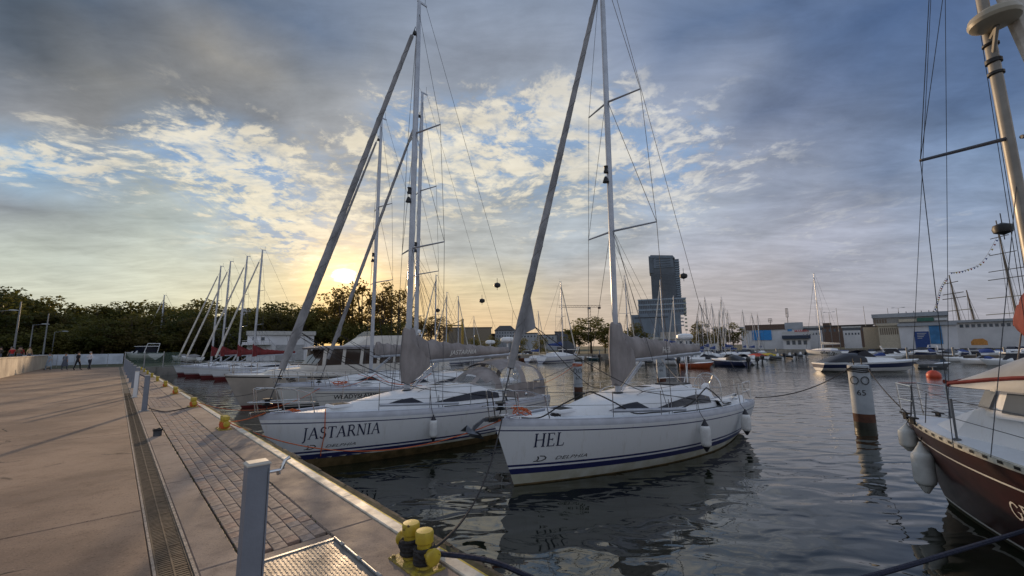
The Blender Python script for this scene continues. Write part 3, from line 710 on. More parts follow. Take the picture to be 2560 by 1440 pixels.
    if genoa:
        n = 40; pts,rs = [],[]
        for i in range(n+1):
            t = .075+(.965-.075)*i/n; pts.append(foot.lerp(head,t)+Vector((0,0,0)))
            rs.append(fs_r*(.62+.45*math.sin(min(1,t*5)*1.57)-.42*t)*(1+rr.uniform(-.05,.05)))
        m = MB(); m.tube(pts,rs,9)
        for i in range(1,len(m.v)):       # twist the roll slightly out of round
            pass
        m.build('furled_headsail',genoa,r,smooth=60)
        if det >= 2:
            m = MB(); ax = (head-foot).normalized(); e1 = Vector((0,1,0)); e2 = ax.cross(e1); hx = []
            for i in range(190):
                t = .09+.86*i/189; k = (t-.075)/.89*n; j = min(int(k),n-1); rr_ = rs[j]+(rs[j+1]-rs[j])*(k-j); an = i*.42
                hx.append(foot.lerp(head,t)+(e1*math.cos(an)+e2*math.sin(an))*rr_*.985)
            m.tube(hx,.009,4); m.build('sail_leech',canvasd,r)
            a = foot.lerp(head,.13); b = foot.lerp(head,.215); cl = a.lerp(b,.25)+Vector((-.42 if patch else -.12,.03,-.05)); m = MB()
            m.loft([[a+Vector((0,.04,0)),cl+Vector((0,.012,-.03)),cl+Vector((0,.012,.03)),b+Vector((0,.03,0))],[a+Vector((0,-.04,0)),cl+Vector((0,-.012,-.03)),cl+Vector((0,-.012,.03)),b+Vector((0,-.03,0))]])
            cp_ = m.build('clew_patch',genoa,r,smooth=0)
            for side in (1,-1):
                m = MB(); m.tube(rope_pts(cl,(xm+.1,side*.85,top(xm)+.12),.12),.010,5); m.tube(rope_pts((xm+.1,side*.85,top(xm)+.12),(L*.22,side*(H.hb(.22)-.24),H.sheer(.2)+.07),.03),.010,5); m.build('jib_sheet',ropek,r)
            m = MB(); m.lathe([(0,0),(.11,0),(.12,.03),(.06,.05),(.06,.11),(.12,.13),(.11,.16),(0,.16)],14,(foot.x-.02,0,foot.z+.10)); m.build('furling_drum',black,r)
            m = MB(); h2 = head+Vector((.0,0,0)); m.lathe([(0,0),(.06,0),(.07,.06),(.04,.14),(0,.14)],8,(head.x+.03,0,head.z-.32)); m.build('swivel',black,r)
    # boom with bag
    bz = mz0+ .88; m = MB(); m.tube([(xm-.10,0,bz),(xm-boomL,0,bz+.16)],.075,8); boom = m.build('boom',alu,r)
    if cover:
        m = MB(); sail_bag(m,xm-.28,xm-boomL+.12,bz+.02,bz+.18,.78,.27,.21,.10,seed=seed); m.build('sail_cover',cover,r,smooth=60)
        if collar:
            m = MB(); rings = []
            for k,(z,fx,bx,wy) in enumerate(((bz-.62,.18,.16,.12),(bz-.42,.22,.46,.17),(bz-.08,.25,.82,.20),(bz+.28,.24,.80,.22),(bz+.50,.22,.52,.19),(bz+.72,.2,.30,.16),(bz+.98,.18,.24,.13),(bz+1.05,.16,.19,.11))):
                cx = (fx-bx)/2; rx = (fx+bx)/2
                rings.append([(xm+cx+rx*math.cos(a)*(1+.035*math.sin(9*a+k*.8)),wy*math.sin(a)*(1+.12*math.sin(7*a+k*1.1+seed)),z+.04*math.sin(3*a+k)) for a in [2*math.pi*i/28 for i in range(28)]])
            m.loft(rings); m.build('mast_boot',cover,r,smooth=70)
            m = MB(); m.tube([(xm+.24+.02,0,bz-.5),(xm+.27,0,bz),(xm+.24,0,bz+.5),(xm+.19,0,bz+.98)],.012,5); m.build('zip_seam',canvasd,r)
        for x in (xm-1.3,xm-2.6):
            m = MB()
            for side in (1,-1): m.tube([(x,side*.13,bz+.42),(mx(zs[0])-.05,side*.08,zs[0]-.1)],wr*.6,3)
            m.build('lazy_jack',wire,r)
    if det >= 1:   # rigid kicker and mainsheet
        m = MB(); m.tube([(xm-.14,0,mz0+.12),(xm-1.15,0,bz-.02)],.035,8); m.tube([(xm-.14,0,mz0+.03),(xm-1.2,0,bz-.06)],.009,4); m.tube([(xm-.14,.03,mz0+.03),(xm-1.2,.03,bz-.08)],.009,4); m.build('kicker',alu,r)
        m = MB()
        for dx in (-.05,.05): m.tube([(xm-boomL+1.0+dx,0,bz+.1),(xm-boomL+.9+dx*2,0,top(L*.3)+.05)],.008,4)
        m.build('mainsheet',ropek,r)
    # pulpit, stanchions, lifelines, pushpit
    if det >= 1:
        zz = H.sheer(1); P = lambda t,sd_,dz: H.pt(t,H.sheer(t),sd_,-.05)+Vector((0,0,dz))
        m = MB()
        for side in (1,-1):
            m.tube([P(.885,side,0),P(.895,side,.5),P(.93,side,.60),Vector((L+.0,side*.17,zz+.62)),Vector((L+.10,side*.10,zz+.60)),Vector((L+.02,side*.11,zz+.05))],.0135,6)
            m.tube([P(.885,side,.28),Vector((L+.04,side*.14,zz+.30)),Vector((L+.22,side*.08,zz+.30))],.011,6)
            m.tube([P(.945,side,0),Vector((L-.42,side*.2,zz+.60))],.011,6)
        m.build('pulpit',chrome,r)
        st_ = [.885,.74,.60,.46,.32,.18]; 
        for side in (1,-1):
            for t in st_[1:]:
                m = MB(); p = P(t,side,0); m.tube([p+Vector((0,0,-.02)),p+Vector((0,side*.01,.60))],.0115,6); m.build('stanchion',chrome,r)
            for h in (.58,.30):
                m = MB(); m.tube([P(t,side,h) for t in [.89]+st_[1:]+[.06]],.0045,4); m.build('lifeline',wire,r)
        m = MB(); tz = H.sheer(0)
        for side in (1,-1):
            for h in (.62,.34): m.tube([P(.14,side,h-.0),P(.03,side,h),Vector((.18,side*H.hb(0)*.45,tz+h))],.013,6)
            for t in (.14,.03): m.tube([P(t,side,0),P(t,side,.62)],.013,6)
            m.tube([(.2,side*H.hb(0)*.45,tz-.02),(.18,side*H.hb(0)*.45,tz+.62)],.013,6)
        m.build('pushpit',chrome,r)
    if radar:
        m = MB(); rx,ry = .30,-(H.hb(0)-.30); tz = H.sheer(0); m.tube([(rx,ry,tz-.05),(rx,ry,tz+2.0)],.035,8); m.tube([(rx,ry,tz+.9),(rx+.5,ry,tz+.02)],.014,5); rp = m.build('radar_post',gel,r)
        m = MB(); m.lathe([(0,0),(.12,0),(.16,.03),(.27,.05),(.30,.10),(.29,.19),(.20,.24),(0,.26)],18,(rx,ry,tz+2.0)); m.build('radar_dome',gel,rp)
    if sprayhood:
        m = MB(); fr = MB(); xb = xa+.55
        def hood(u,a):    # u 0 front..1 aft, a angle across
            R = math.sin(min(1,u)*math.pi/2)**.8; zt = H.sheer(.3)+.12+ .98*R; w = 1.12
            return Vector((xb+.75-1.25*u, w*math.cos(a)*(.96), H.sheer(.3)+.06+(zt-H.sheer(.3)-.06)*math.sin(a)**.75))
        rows = [[hood(u/8,rad(180)*i/16) for i in range(17)] for u in range(1,9)]
        base = [Vector((xb+.75,1.05*math.cos(rad(180)*i/16),H.sheer(.3)+.10+.35*math.sin(rad(180)*i/16)**.6)) for i in range(17)]
        rows = [base]+rows
        can,clr = MB(),MB()
        for i in range(8):
            for j in range(16):
                q = [rows[i][j],rows[i][j+1],rows[i+1][j+1],rows[i+1][j]]; win = 1 <= i <= 3 and j not in (0,5,10,15) or (4 <= i <= 5 and j in (1,2,13,14))
                (clr if win else can).add(q,[(0,1,2,3)])
        can.build('sprayhood',canvas,r,smooth=60); clr.build('sprayhood_window',clearv,r,smooth=60)
        # cockpit tent behind
        can,clr = MB(),MB(); rows = []
        for u in range(9):
            x = xb-.5-u*.26; k = math.sin(math.pi*(.28+.5*u/8)) ; zt = .62+.55*k
            rows.append([Vector((x,1.25*math.cos(a)*(1-.0*u),H.sheer(.15)+.05+zt*1.15*max(0,math.sin(a))**.6)) for a in [rad(180)*i/16 for i in range(17)]])
        for i in range(8):
            for j in range(16):
                q = [rows[i][j],rows[i][j+1],rows[i+1][j+1],rows[i+1][j]]; win = (j in (1,2,3,12,13,14)) and i not in (3,7)
                (clr if win else can).add(q,[(0,1,2,3)])
        can.build('cockpit_tent',canvas,r,smooth=60)
        for js in ((1,2,3),(12,13,14)):
            for is_ in ((0,1,2),(4,5,6)):
                clr = MB()
                for i in is_:
                    for j in js: clr.add([rows[i][j],rows[i][j+1],rows[i+1][j+1],rows[i+1][j]],[(0,1,2,3)])
                clr.build('tent_window',clearv,r,smooth=60)
    RIG[r.name] = 1
    return r,dict(H=H,top=top,cab=cab,xm=xm,bz=bz,boomL=boomL,mz0=mz0)
def W_(root,p):
    return Matrix.Translation(root.location) @ Matrix.Rotation(root.rotation_euler.z,4,'Z') @ Vector(p)
# heading from the quay: bow toward the quay
def berth(sb,db,st,L):
    """bow tip at quay coordinates (sb,db); stern drifts st metres in s; returns stern point and heading"""
    b = Q(sb,db); a = Q(st,db+math.sqrt(L*L-(st-sb)**2)); v = b-a
    return a,math.atan2(v.y,v.x)
HEL = Hull(L=10.1,B=3.4)
a,rz = berth(7.0,5.95,6.25,10.1)
hel,hi_ = yacht(a,rz,'white sloop lettered HEL in navy on its bow, nearest boat, moored in the middle',HEL,2,xm=5.85,hm=15.4,patch=True,radar=True,seed=3,lean=.012)
JAS = Hull(L=9.9,B=3.35)
a,rz = berth(11.75,2.6,12.3,9.9)
jas,ji_ = yacht(a,rz,'white sloop lettered JASTARNIA on its bow, with grey sprayhood and cockpit tent',JAS,2,xm=5.8,hm=15.2,radar=True,sprayhood=True,seed=5,lean=.012,boot=.26)
def logo(H,root,x0,z0,h,side=1):
    t = sans_text('DELPHIA',shear=.35,space=1.05); m = map_text('maker_lettering',(t[0],t[1],t[2]),tex_on_hull(H,t,x0-.36,z0,h,side,wide=1.7),letk,root)
    mm = MB(); fn = tex_on_hull(H,t,x0,z0-.012,h*1.5,side,wide=1.5)
    for pts,w in (([(-.45,.0),(-.1,.06),(.12,.5),(.0,.96)],.16),([(-.05,.0),(.5,.04),(.95,.34),(1.02,.62),(.8,.92),(.25,.99)],.17)):
        v,f = ribbon(pts,w); mm.add([fn(a,b) for a,b in v],f)
    mm.build('maker_emblem',letk,root,smooth=0)
map_text('name_lettering',serif_text('HEL',.08),tex_on_hull(HEL,None,9.27,.80,.29,1,slope=.0),letn,hel); logo(HEL,hel,9.15,.50,.075)
map_text('name_lettering',serif_text('JASTARNIA',.03),tex_on_hull(JAS,None,8.98,.74,.285,1,slope=.0),letn,jas); logo(JAS,jas,8.84,.50,.07)
def cover_text(txt,root,info,size,x0):
    d = sans_text(txt,shear=.3); sgn = 1
    fn = lambda u,v: Vector((x0-u*size,.222-.026*u*size,info['bz']+.20+v*size*.9+.02*u*size))
    map_text('cover_lettering',d,fn,letw,root)
cover_text('HEL',hel,hi_,.20,3.9); cover_text('JASTARNIA',jas,ji_,.17,4.3)
# ================================================================ quay furniture
ped = M('pedestal_grey_blue',(.205,.225,.265),.45,var=.08,vs=3,bump=.1,bs=40); pedc = M('pedestal_cap',(.50,.46,.40),.5,var=.1)
bolly = None
def chipped():
    m = bpy.data.materials.new('bollard_chipped_yellow'); m.use_nodes = True; t = m.node_tree; g = NG(t); b = t.nodes['Principled BSDF']; p = g.n('ShaderNodeTexCoord').outputs['Object']
    n1 = g.noise(p,7,5,.6).outputs['Fac']; n2 = g.noise(p,26,6,.7,.6).outputs['Fac']; c = g.mix(g.mr(n1,.3,.7),(.40,.27,.02),(.56,.42,.035)); ch = g.mr(n2,.60,.64)
    c = g.mix(ch,c,(.07,.04,.022)); g.put(b.inputs['Base Color'],c); g.put(b.inputs['Roughness'],g.mix(ch,(.45,.45,.45),(.85,.85,.85)))
    bn = g.n('ShaderNodeBump'); bn.inputs['Strength'].default_value = .5; bn.inputs['Distance'].default_value = .004; g.put(bn.inputs['Height'],g.m('SUBTRACT',g.m('MULTIPLY',n1,.5),ch)); t.links.new(bn.outputs[0],b.inputs['Normal']); return m
bolly = chipped(); chipm = M('chipped_paint_base',(.50,.37,.03),.6,var=.4,vs=16,bump=.7,bs=40,col2=(.20,.14,.05))
def rot_s(): return sang
def pedestal(s,d,label,tap=False,pale=False,h=1.0):
    r = empty('service_pedestal',Q(s,d,ZT),sang,label,'service post','service pedestals along the drain')
    m = MB(); m.loft([[(-.055,-.062,0),(.055,-.062,0),(.055,.062,0),(-.055,.062,0)],[(-.052,-.06,h),(.052,-.06,h),(.052,.06,h),(-.052,.06,h)]]); m.build('body',gel if pale else ped,r,smooth=0)
    m = MB(); m.cbox(-.058,.058,-.066,.066,h,h+.02,.012); m.build('cap',pedc,r,smooth=0)
    m = MB(); m.box(-.10,.10,-.11,.11,0,.012); m.build('base_plate',steel,r,smooth=0)
    m = MB(); m.box(-.0575,-.0555,-.050,-.048,.05,h-.02); m.build('door_seam',black,r,smooth=0)
    if tap:
        t = MB(); t.tube([(0,-.058,h-.06),(0,-.13,h-.06),(.0,-.155,h-.045)],.010,8); t.tube([(0,-.12,h-.06),(0,-.125,h-.085)],.012,8); t.tube([(0,-.14,h-.05),(.0,-.16,h-.005),(0,-.185,h+.01)],[.013,.011,.012],8); t.build('tap',chrome,r)
    return r
pedestal(3.08,.70,'slate grey service pedestal with a tap, nearest the camera',True)
pedestal(16.46,.74,'slate grey service pedestal standing before the second field of block paving, dark cable beside it')
pedestal(21.6,.66,'pale service post with a hose loop, behind the slate pedestal',pale=True,h=.95)
for i,s_ in enumerate((22.9,27.2,32.4,37.6,43,49,55)): pedestal(s_,.72,'slate grey service pedestal far along the drain, %s past the hose post'%('next','second','third','fourth','fifth','sixth','last')[i],h=1.05)
def cyl(m,c,r,z0,z1,n=16,b=.008): m.lathe([(0,z0),(r,z0),(r,z1-b),(r-b,z1),(0,z1)],n,c)
def bollard(s,d,label,rope=None,detail=False):
    r = empty('double_bollard',Q(s,d,ZT),sang,label,'bollard','yellow double bollards along the quay edge')
    m = MB(); m.cbox(-.23,.23,-.115,.13,0,.014,.005); m.build('base_plate',chipm,r,smooth=0)
    for sx in (-1,1):
        m = MB(); x = sx*.105; m.lathe([(0,.012),(.062,.012),(.056,.03),(.056,.185),(.070,.195),(.072,.265),(.064,.278),(0,.282)],20,(x,0,0)); po = m.build('post',bolly,r,smooth=40)
        m = MB(); m.lathe([(.045,0),(.045,.07),(.062,.085),(.062,.105),(.05,.112),(0,.114)],16,(0,0,0),'y'); 
        m.v = [(x+v[0]*.0+ (v[0]),(v[1]+.04)*(-1 if sx < 0 else 1),.105+v[2]) for v in m.v] if 0 else [(x+sx*(v[1]+.035),v[0],.12+v[2]) for v in m.v]
        m.build('horn',bolly,r,smooth=40,fix=True)
    for x,y in ((-.2,-.085),(.2,-.085),(-.2,.1),(.2,.1)):
        m = MB(); m.lathe([(0,.014),(.016,.014),(.016,.028),(0,.03)],6,(x,y,0)); m.build('bolt',chipm,r,smooth=0)
    return r
def coil(s,d,mat,label,rr=.075,turns=3,z=.06,name='mooring_rope',rad_=.014,grp=None,xs=(-.105,.105)):
    m = MB()
    for x in xs:
        pts = [Vector((x+rr*math.cos(a),rr*math.sin(a),z+.03*a/6.28)) for a in [6.28*turns*i/(turns*14) for i in range(turns*14+1)]]
        m.tube(pts,rad_,6)
    pts = []
    for i in range(33):
        a = 2*math.pi*i/32; pts.append(Vector((xs[0]*-1.75*math.cos(a)*1.0,rr*1.05*math.sin(2*a),z+.07+.015*math.cos(3*a))))
    m.tube(pts,rad_,6)
    o = m.build(name,mat,None); o.location = Q(s,d,ZT); o.rotation_euler = (0,0,sang)
    return tag(o,label,'rope',grp)
bollard(3.18,1.90,'near yellow double bollard with dark rope wound round it, in the foreground')
coil(3.18,1.90,ropek,'dark rope wound in a figure of eight on the near yellow bollard',.072,4,.045,rad_=.017)
BS = [11.31,16.44,21.88,26.7,32.0,37.2,42.4,47.6,53]
names = ['yellow double bollard with orange rope, moored off the JASTARNIA bow','second yellow double bollard along the edge, grey cable ending beside it','third yellow double bollard along the quay edge with orange line']
for i,s_ in enumerate(BS): bollard(s_,1.88,names[i] if i < 3 else 'yellow double bollard far along the quay edge, %s from the near one'%('fourth','fifth','sixth','seventh','eighth','last')[i-3])
for i,s_ in enumerate(BS[:4]): coil(s_,1.88,ropeo,['orange rope wound on the first bollard past the block paving','orange rope wound on the second bollard beyond the paving','orange rope wound on the third bollard, far along the edge','orange rope wound on the fourth bollard, far along the edge'][i],.07,4,.03,rad_=.016)
# capped pipe stub
r = empty('pipe_stub',Q(11.43,.76,ZT),0,'short black pipe stub with a broken rim standing in the slab beside the drain','pipe')
m = MB(); m.lathe([(0,.02),(.052,.02),(.052,.10),(.072,.10),(.070,.0),(.066,0)],14); m.build('sleeve',M('pipe_dark',(.05,.055,.065),.5,var=.3,vs=10),r)
m = MB(); m.lathe([(.055,.10),(.082,.10),(.085,.135),(.07,.14),(.062,.11)],14); m.v = [(v[0],v[1],v[2]+.012*math.sin(4*math.atan2(v[1],v[0]))*(v[2] > .12)) for v in m.v]; m.build('rim',black,r)
# ================================================================ ropes
def rope(pts,r,mat,label,name='mooring_rope',grp=None,n=6,cat='rope'):
    m = MB(); m.tube(pts,r,n); return tag(m.build(name,mat,None),label,cat,grp)
def smooth_pts(P_,n=8):
    P_ = [Vector(p) for p in P_]; out = []
    for i in range(len(P_)-1):
        p0,p1,p2,p3 = P_[max(i-1,0)],P_[i],P_[i+1],P_[min(i+2,len(P_)-1)]
        for k in range(n):
            t = k/n; out.append(.5*((2*p1)+(p2-p0)*t+(2*p0-5*p1+4*p2-p3)*t*t+(3*p1-p0-3*p2+p3)*t**3))
    return out+[P_[-1]]
hb_ = W_(hel,(9.95,.12,1.46)); jb_ = W_(jas,(9.75,.1,1.46))
bp = Q(3.10,1.98,ZT+.10)
rope(rope_pts(bp,hb_,.42,20),.013,ropek,'dark bow line hanging from the HEL bow down to the near yellow bollard')
rope(smooth_pts([Q(3.05,1.96,ZT+.1),Q(2.75,2.30,ZT+.03),Q(2.35,2.62,ZT-.12),Q(1.9,3.0,ZT-.16),Q(1.35,3.5,ZT-.22),Q(.6,4.3,ZT-.3),Q(-1,6,ZT-.1)]),.020,ropeb,'thick navy rope leading from the near bollard over the edge to the right')
rope(rope_pts(Q(11.3,1.96,ZT+.12),hb_+Vector((0,0,-.03)),.62,26),.011,ropeo,'long orange rope drooping across the JASTARNIA hull toward the HEL bow')
rope(rope_pts(Q(11.4,1.96,ZT+.12),jb_,.04,8),.011,ropeo,'short taut orange rope from its bollard to the JASTARNIA bow')
rope(rope_pts(Q(16.4,1.95,ZT+.1),W_(jas,(9.7,-.1,1.45)),.35,16),.010,ropeo,'slack orange rope from the second bollard to the far side of the JASTARNIA bow')
p = W_(jas,JAS.pt(.865,JAS.sheer(.865),1,.02)); rope([p+Vector((0,0,.12)),p+Vector((0,0,-.1)),W_(jas,JAS.pt(.872,.9,1,.035)),W_(jas,JAS.pt(.885,.42,1,.03)),W_(jas,JAS.pt(.887,.3,1,.03))],.011,ropeo,'orange line hanging down the white hull beside the JASTARNIA lettering')
rope(smooth_pts([Q(16.6,.85,ZT+.05),Q(16.2,1.0,ZT+.015),Q(15.6,1.2,ZT+.012),Q(16.0,1.55,ZT+.012),Q(16.3,1.8,ZT+.02)]),.012,ropek,'dark cable lying from the slate pedestal to the second bollard','power_cable',cat='cable')
rope(smooth_pts([Q(21.6,.74,ZT+.85),Q(21.2,.9,ZT+.72),Q(20.9,.98,ZT+.5),Q(21.1,.95,ZT+.3),Q(21.5,.8,ZT+.42)]),.014,ropeb,'loop of blue hose hanging from the pale service post','hose',cat='hose')
# draped ropes on the HEL deck
Hs = lambda t,side,dz,off=-.08: W_(hel,HEL.pt(t,HEL.sheer(t),side,off)+Vector((0,0,dz)))
rope(smooth_pts([Hs(.93,1,.02,-.25),Hs(.90,1,.05,-.1),Hs(.86,1,.30),Hs(.80,1,.58),Hs(.78,1,.56),Hs(.73,1,.34),Hs(.67,1,.08,-.2),Hs(.60,1,.05,-.3),Hs(.53,1,.06,-.3),Hs(.48,1,.22,-.1),Hs(.41,1,.56),Hs(.39,1,.57),Hs(.33,1,.30),Hs(.27,1,.08,-.2),Hs(.2,1,.05,-.25)]),.016,ropek,'black rope draped in two loops over the lifeline of the HEL')
m = MB(); a = Hs(.735,1,.16,-.12); b = Hs(.50,1,.10,-.12); m.tube([a,b],.045,8); tag(m.build('spinnaker_pole',alu,None),'grey tube pole lying along the side deck of the HEL','pole')
JsP = lambda t,side,dz,off=-.08: W_(jas,JAS.pt(t,JAS.sheer(t),side,off)+Vector((0,0,dz)))
m = MB(); m.tube([JsP(.735,1,.16,-.12),JsP(.50,1,.10,-.12)],.04,8); tag(m.build('spinnaker_pole',alu,None),'grey tube pole lying along the side deck of the JASTARNIA','pole')
def ropepile(base,mat,label,r=.22,seed=1,flat=.35):
    rr = random.Random(seed); pts = [base+Vector((r*math.cos(a*1.3)*rr.uniform(.3,1),r*math.sin(a*1.1)*rr.uniform(.3,1),rr.uniform(.015,.12*flat*2))) for a in [k*.9 for k in range(22)]]
    return rope(smooth_pts(pts,4),.011,mat,label,'rope_bundle',n=5)
ropepile(W_(hel,(9.25,-.1,1.40)),ropeo,'tangle of orange rope on the foredeck of the HEL',.25,2,.9)
ropepile(W_(jas,(9.1,.05,1.38)),ropeo,'coil of orange rope on the foredeck of the JASTARNIA',.22,3)
ropepile(W_(hel,(8.7,.45,1.38)),ropek,'black coil of rope beside the foredeck hatch of the HEL',.12,4)
# ================================================================ fenders
def fender(root,H,t,side,zc,L,R,label,endm=rubb,body=fend,top=None):
    e = H.pt(t,max(.1,zc),side,R+.01); p = W_(root,Vector((e.x,e.y,0))); p.z = zc
    dk = H.pt(t,H.sheer(t),side,R*.2)
    yy = max(abs(e.y),abs(dk.y)+R*.8)*side; p = W_(root,Vector((e.x,yy,zc)))
    r = empty('fender',p,root.rotation_euler.z,label,'fender','white fenders hung over the hull sides')
    h = L/2; m = MB(); m.lathe([(R*.72,-h*.66),(R*.93,-h*.56),(R,-h*.40),(R*.98,0),(R,h*.40),(R*.93,h*.56),(R*.72,h*.66)],16); m.build('body',body,r,smooth=60)
    m = MB(); m.lathe([(0,-h),(R*.22,-h*.98),(R*.725,-h*.655)],14); m.build('end_cap',endm,r); m = MB(); m.lathe([(R*.725,h*.655),(R*.22,h*.98),(R*.15,h*1.08),(0,h*1.08)],14); m.build('end_cap',endm,r)
    m = MB(); tp = Vector((0,0,h)); dz = H.sheer(t)+.02-zc; m.tube([tp,(0,-side*R*.9,dz),(0,-side*(R*.9+.08),dz+.5)],.007,5); m.build('lanyard',ropek,r)
    return r
fender(hel,HEL,.46,1,.62,.78,.13,'white fender with navy ends, forward of the two on the HEL side')
fender(hel,HEL,.20,1,.64,.72,.13,'white fender with navy ends, the one nearer the HEL stern')
fender(jas,JAS,.60,1,.72,.70,.11,'slim white fender with dark ends hanging amidships on the JASTARNIA')
# ================================================================ anchor and bow rollers
def bowroller(root,H,anchor,who):
    L = H.L; z = H.sheer(1)
    m = MB(); m.box(L-.25,L+.16,-.07,-.055,z-.02,z+.07); m.box(L-.25,L+.16,.055,.07,z-.02,z+.07); m.box(L-.25,L+.12,-.055,.055,z-.02,z); m.lathe([(0,-.055),(.04,-.055),(.025,0),(.04,.055),(0,.055)],10,(L+.11,0,z+.02),'y')
    o = m.build('bow_roller',chrome,root,smooth=30)
    m = MB(); m.tube([(L-.6,.22,z+.04),(L-.3,.2,z+.04)],.014,6); m.tube([(L-.6,-.22,z+.04),(L-.3,-.2,z+.04)],.014,6); m.build('cleat',chrome,root)
    if anchor:
        am = M('galvanised_anchor',(.13,.14,.16),.5,.5,var=.3,vs=8); r = empty('anchor',W_(root,(L+.15,0,z)),root.rotation_euler.z,'dark grey plough anchor hanging from the bow roller of the HEL','anchor')
        m = MB(); m.loft([[(-.35,-.012,.02),(-.35,.012,.02),(-.35,.012,.06),(-.35,-.012,.06)],[(.10,-.014,.0),(.10,.014,.0),(.10,.014,.07),(.10,-.014,.07)],[(.30,-.016,-.13),(.30,.016,-.13),(.34,.016,-.05),(.34,-.016,-.05)],[(.34,-.016,-.22),(.34,.016,-.22),(.42,.016,-.18),(.42,-.016,-.18)]]); m.build('shank',am,r,smooth=0)
        m = MB(); m.add([(.50,0,-.10),(.34,.20,-.16),(.06,.0,-.36),(.34,-.20,-.16),(.42,0,-.26)],[(0,1,4),(1,2,4),(2,3,4),(3,0,4),(0,3,1),(1,3,2)]); m.build('fluke',am,r,smooth=0)
        m = MB(); m.add([(.50,.0,-.02),(.60,.10,-.14),(.36,.22,-.20),(.42,.02,-.12)],[(0,1,2,3),(3,2,1,0)]); m.add([(.50,.0,-.02),(.60,-.10,-.14),(.36,-.22,-.20),(.42,-.02,-.12)],[(0,1,2,3),(3,2,1,0)]); m.build('fluke',am,r,smooth=0)
bowroller(hel,HEL,True,'HEL'); bowroller(jas,JAS,False,'J')
# ================================================================ piles
pilem = M('pile_white_paint',(.42,.45,.48),.6,var=.15,vs=2,bump=.2,bs=9,col2=(.33,.36,.39)); pilr = M('pile_rust',(.11,.042,.022),.85,var=.4,vs=4,bump=.6,bs=20,col2=(.07,.03,.02)); pilw = M('pile_wet_dark',(.02,.02,.014),.4,var=.3)
def pile(x,y,R,H,num,label,face):
    r = empty('mooring_pile',(x,y,0),0,label,'pile','steel mooring piles in the basin')
    m = MB(); m.lathe([(R,-2.9),(R,.22)],24); m.cur = 1; m.lathe([(R,.22),(R,.50)],24); m.cur = 0
    m.build('base',[pilw,pilr],r,smooth=40)
    m = MB(); m.lathe([(R+.001,.50),(R+.001,H-.02),(R-.03,H),(0,H+.01)],24); m.build('shaft',pilem,r,smooth=40)
    def sp(u,v,off=.012): return Vector(((R+off)*math.sin(face+u/R),-(R+off)*math.cos(face+u/R),v))
    for k in (-1,1):
        m = MB(); m.tube([sp(k*.145+.11*math.cos(a),H-.52+.13*math.sin(a),.03) for a in [2*math.pi*i/16 for i in range(17)]],.014,6); m.build('mooring_ring',black,r)
    for k in (-1,1):
        m = MB(); m.tube([Vector((k*.14,0,H)),Vector((k*.15,0,H+.22))],.018,6); m.build('rope_horn',black,r)
    t = sans_text(num); h = .19; wd = t[2]*h; map_text('number',t,lambda u,v: sp(u*h-wd/2,H-1.03+v*h),letk,r)
    return r
p = G(2164,1070,0); top65 = D(2147,912,p.y).z
pile(p.x,p.y,.31,top65,'65','blue white mooring pile numbered 65 with rusty foot, beside the red yacht',-math.atan2(p.x,p.y))
P65 = Vector((p.x,p.y,top65))
p = G(1446,988,0); t67 = D(1444,905,p.y).z; pile(p.x,p.y,.27,t67,'67','mooring pile numbered 67 standing behind the HEL bow rail',-math.atan2(p.x,p.y)); P67 = Vector((p.x,p.y,t67))
p = G(1655,962,0); t66 = D(1655,893,p.y).z; pile(p.x,p.y,.32,t66,'66','mooring pile with a pinkish wrap, seen behind the HEL boom',-math.atan2(p.x,p.y)); P66 = Vector((p.x,p.y,t66))
p = G(1293,975,0); t68 = D(1290,905,p.y).z; pile(p.x,p.y,.3,t68,'69','blue grey mooring pile behind the JASTARNIA cockpit tent',-math.atan2(p.x,p.y))
def wrap(P_,R,mat,label):
    m = MB()
    for k in range(3): m.tube([P_+Vector(((R+.02)*math.cos(a),(R+.02)*math.sin(a),-.12-.05*k+.02*math.sin(2*a+k))) for a in [2*math.pi*i/18 for i in range(19)]],.018,5)
    return tag(m.build('rope_wrap',mat,None),label,'rope')
wrap(P67,.27,ropeo,'orange rope wrapped round the top of pile 67'); wrap(P65,.31,ropek,'black rope wrapped round the head of pile 65')
rope(rope_pts(W_(hel,(.1,HEL.hb(0)-.1,HEL.sheer(0)+.05)),P65+Vector((-.3,-.1,-.05)),.28,18),.016,ropek,'dark mooring line from the HEL stern to pile 65')
rope(rope_pts(W_(jas,(.1,-.9,JAS.sheer(0)+.1)),P67+Vector((-.2,-.1,-.1)),.1,12),.012,ropek,'mooring line from the JASTARNIA stern up to pile 67')
rope(rope_pts(W_(jas,(.1,-.6,JAS.sheer(0)+.05)),P67+Vector((-.2,0,-.2)),.22,12),.012,ropeo,'second orange line from the JASTARNIA stern to pile 67')
rope(rope_pts(P66,W_(hel,(.2,-.9,HEL.sheer(0)+.1)),.2,12),.012,ropeg,'grey mooring line from the HEL stern to the pile behind it')
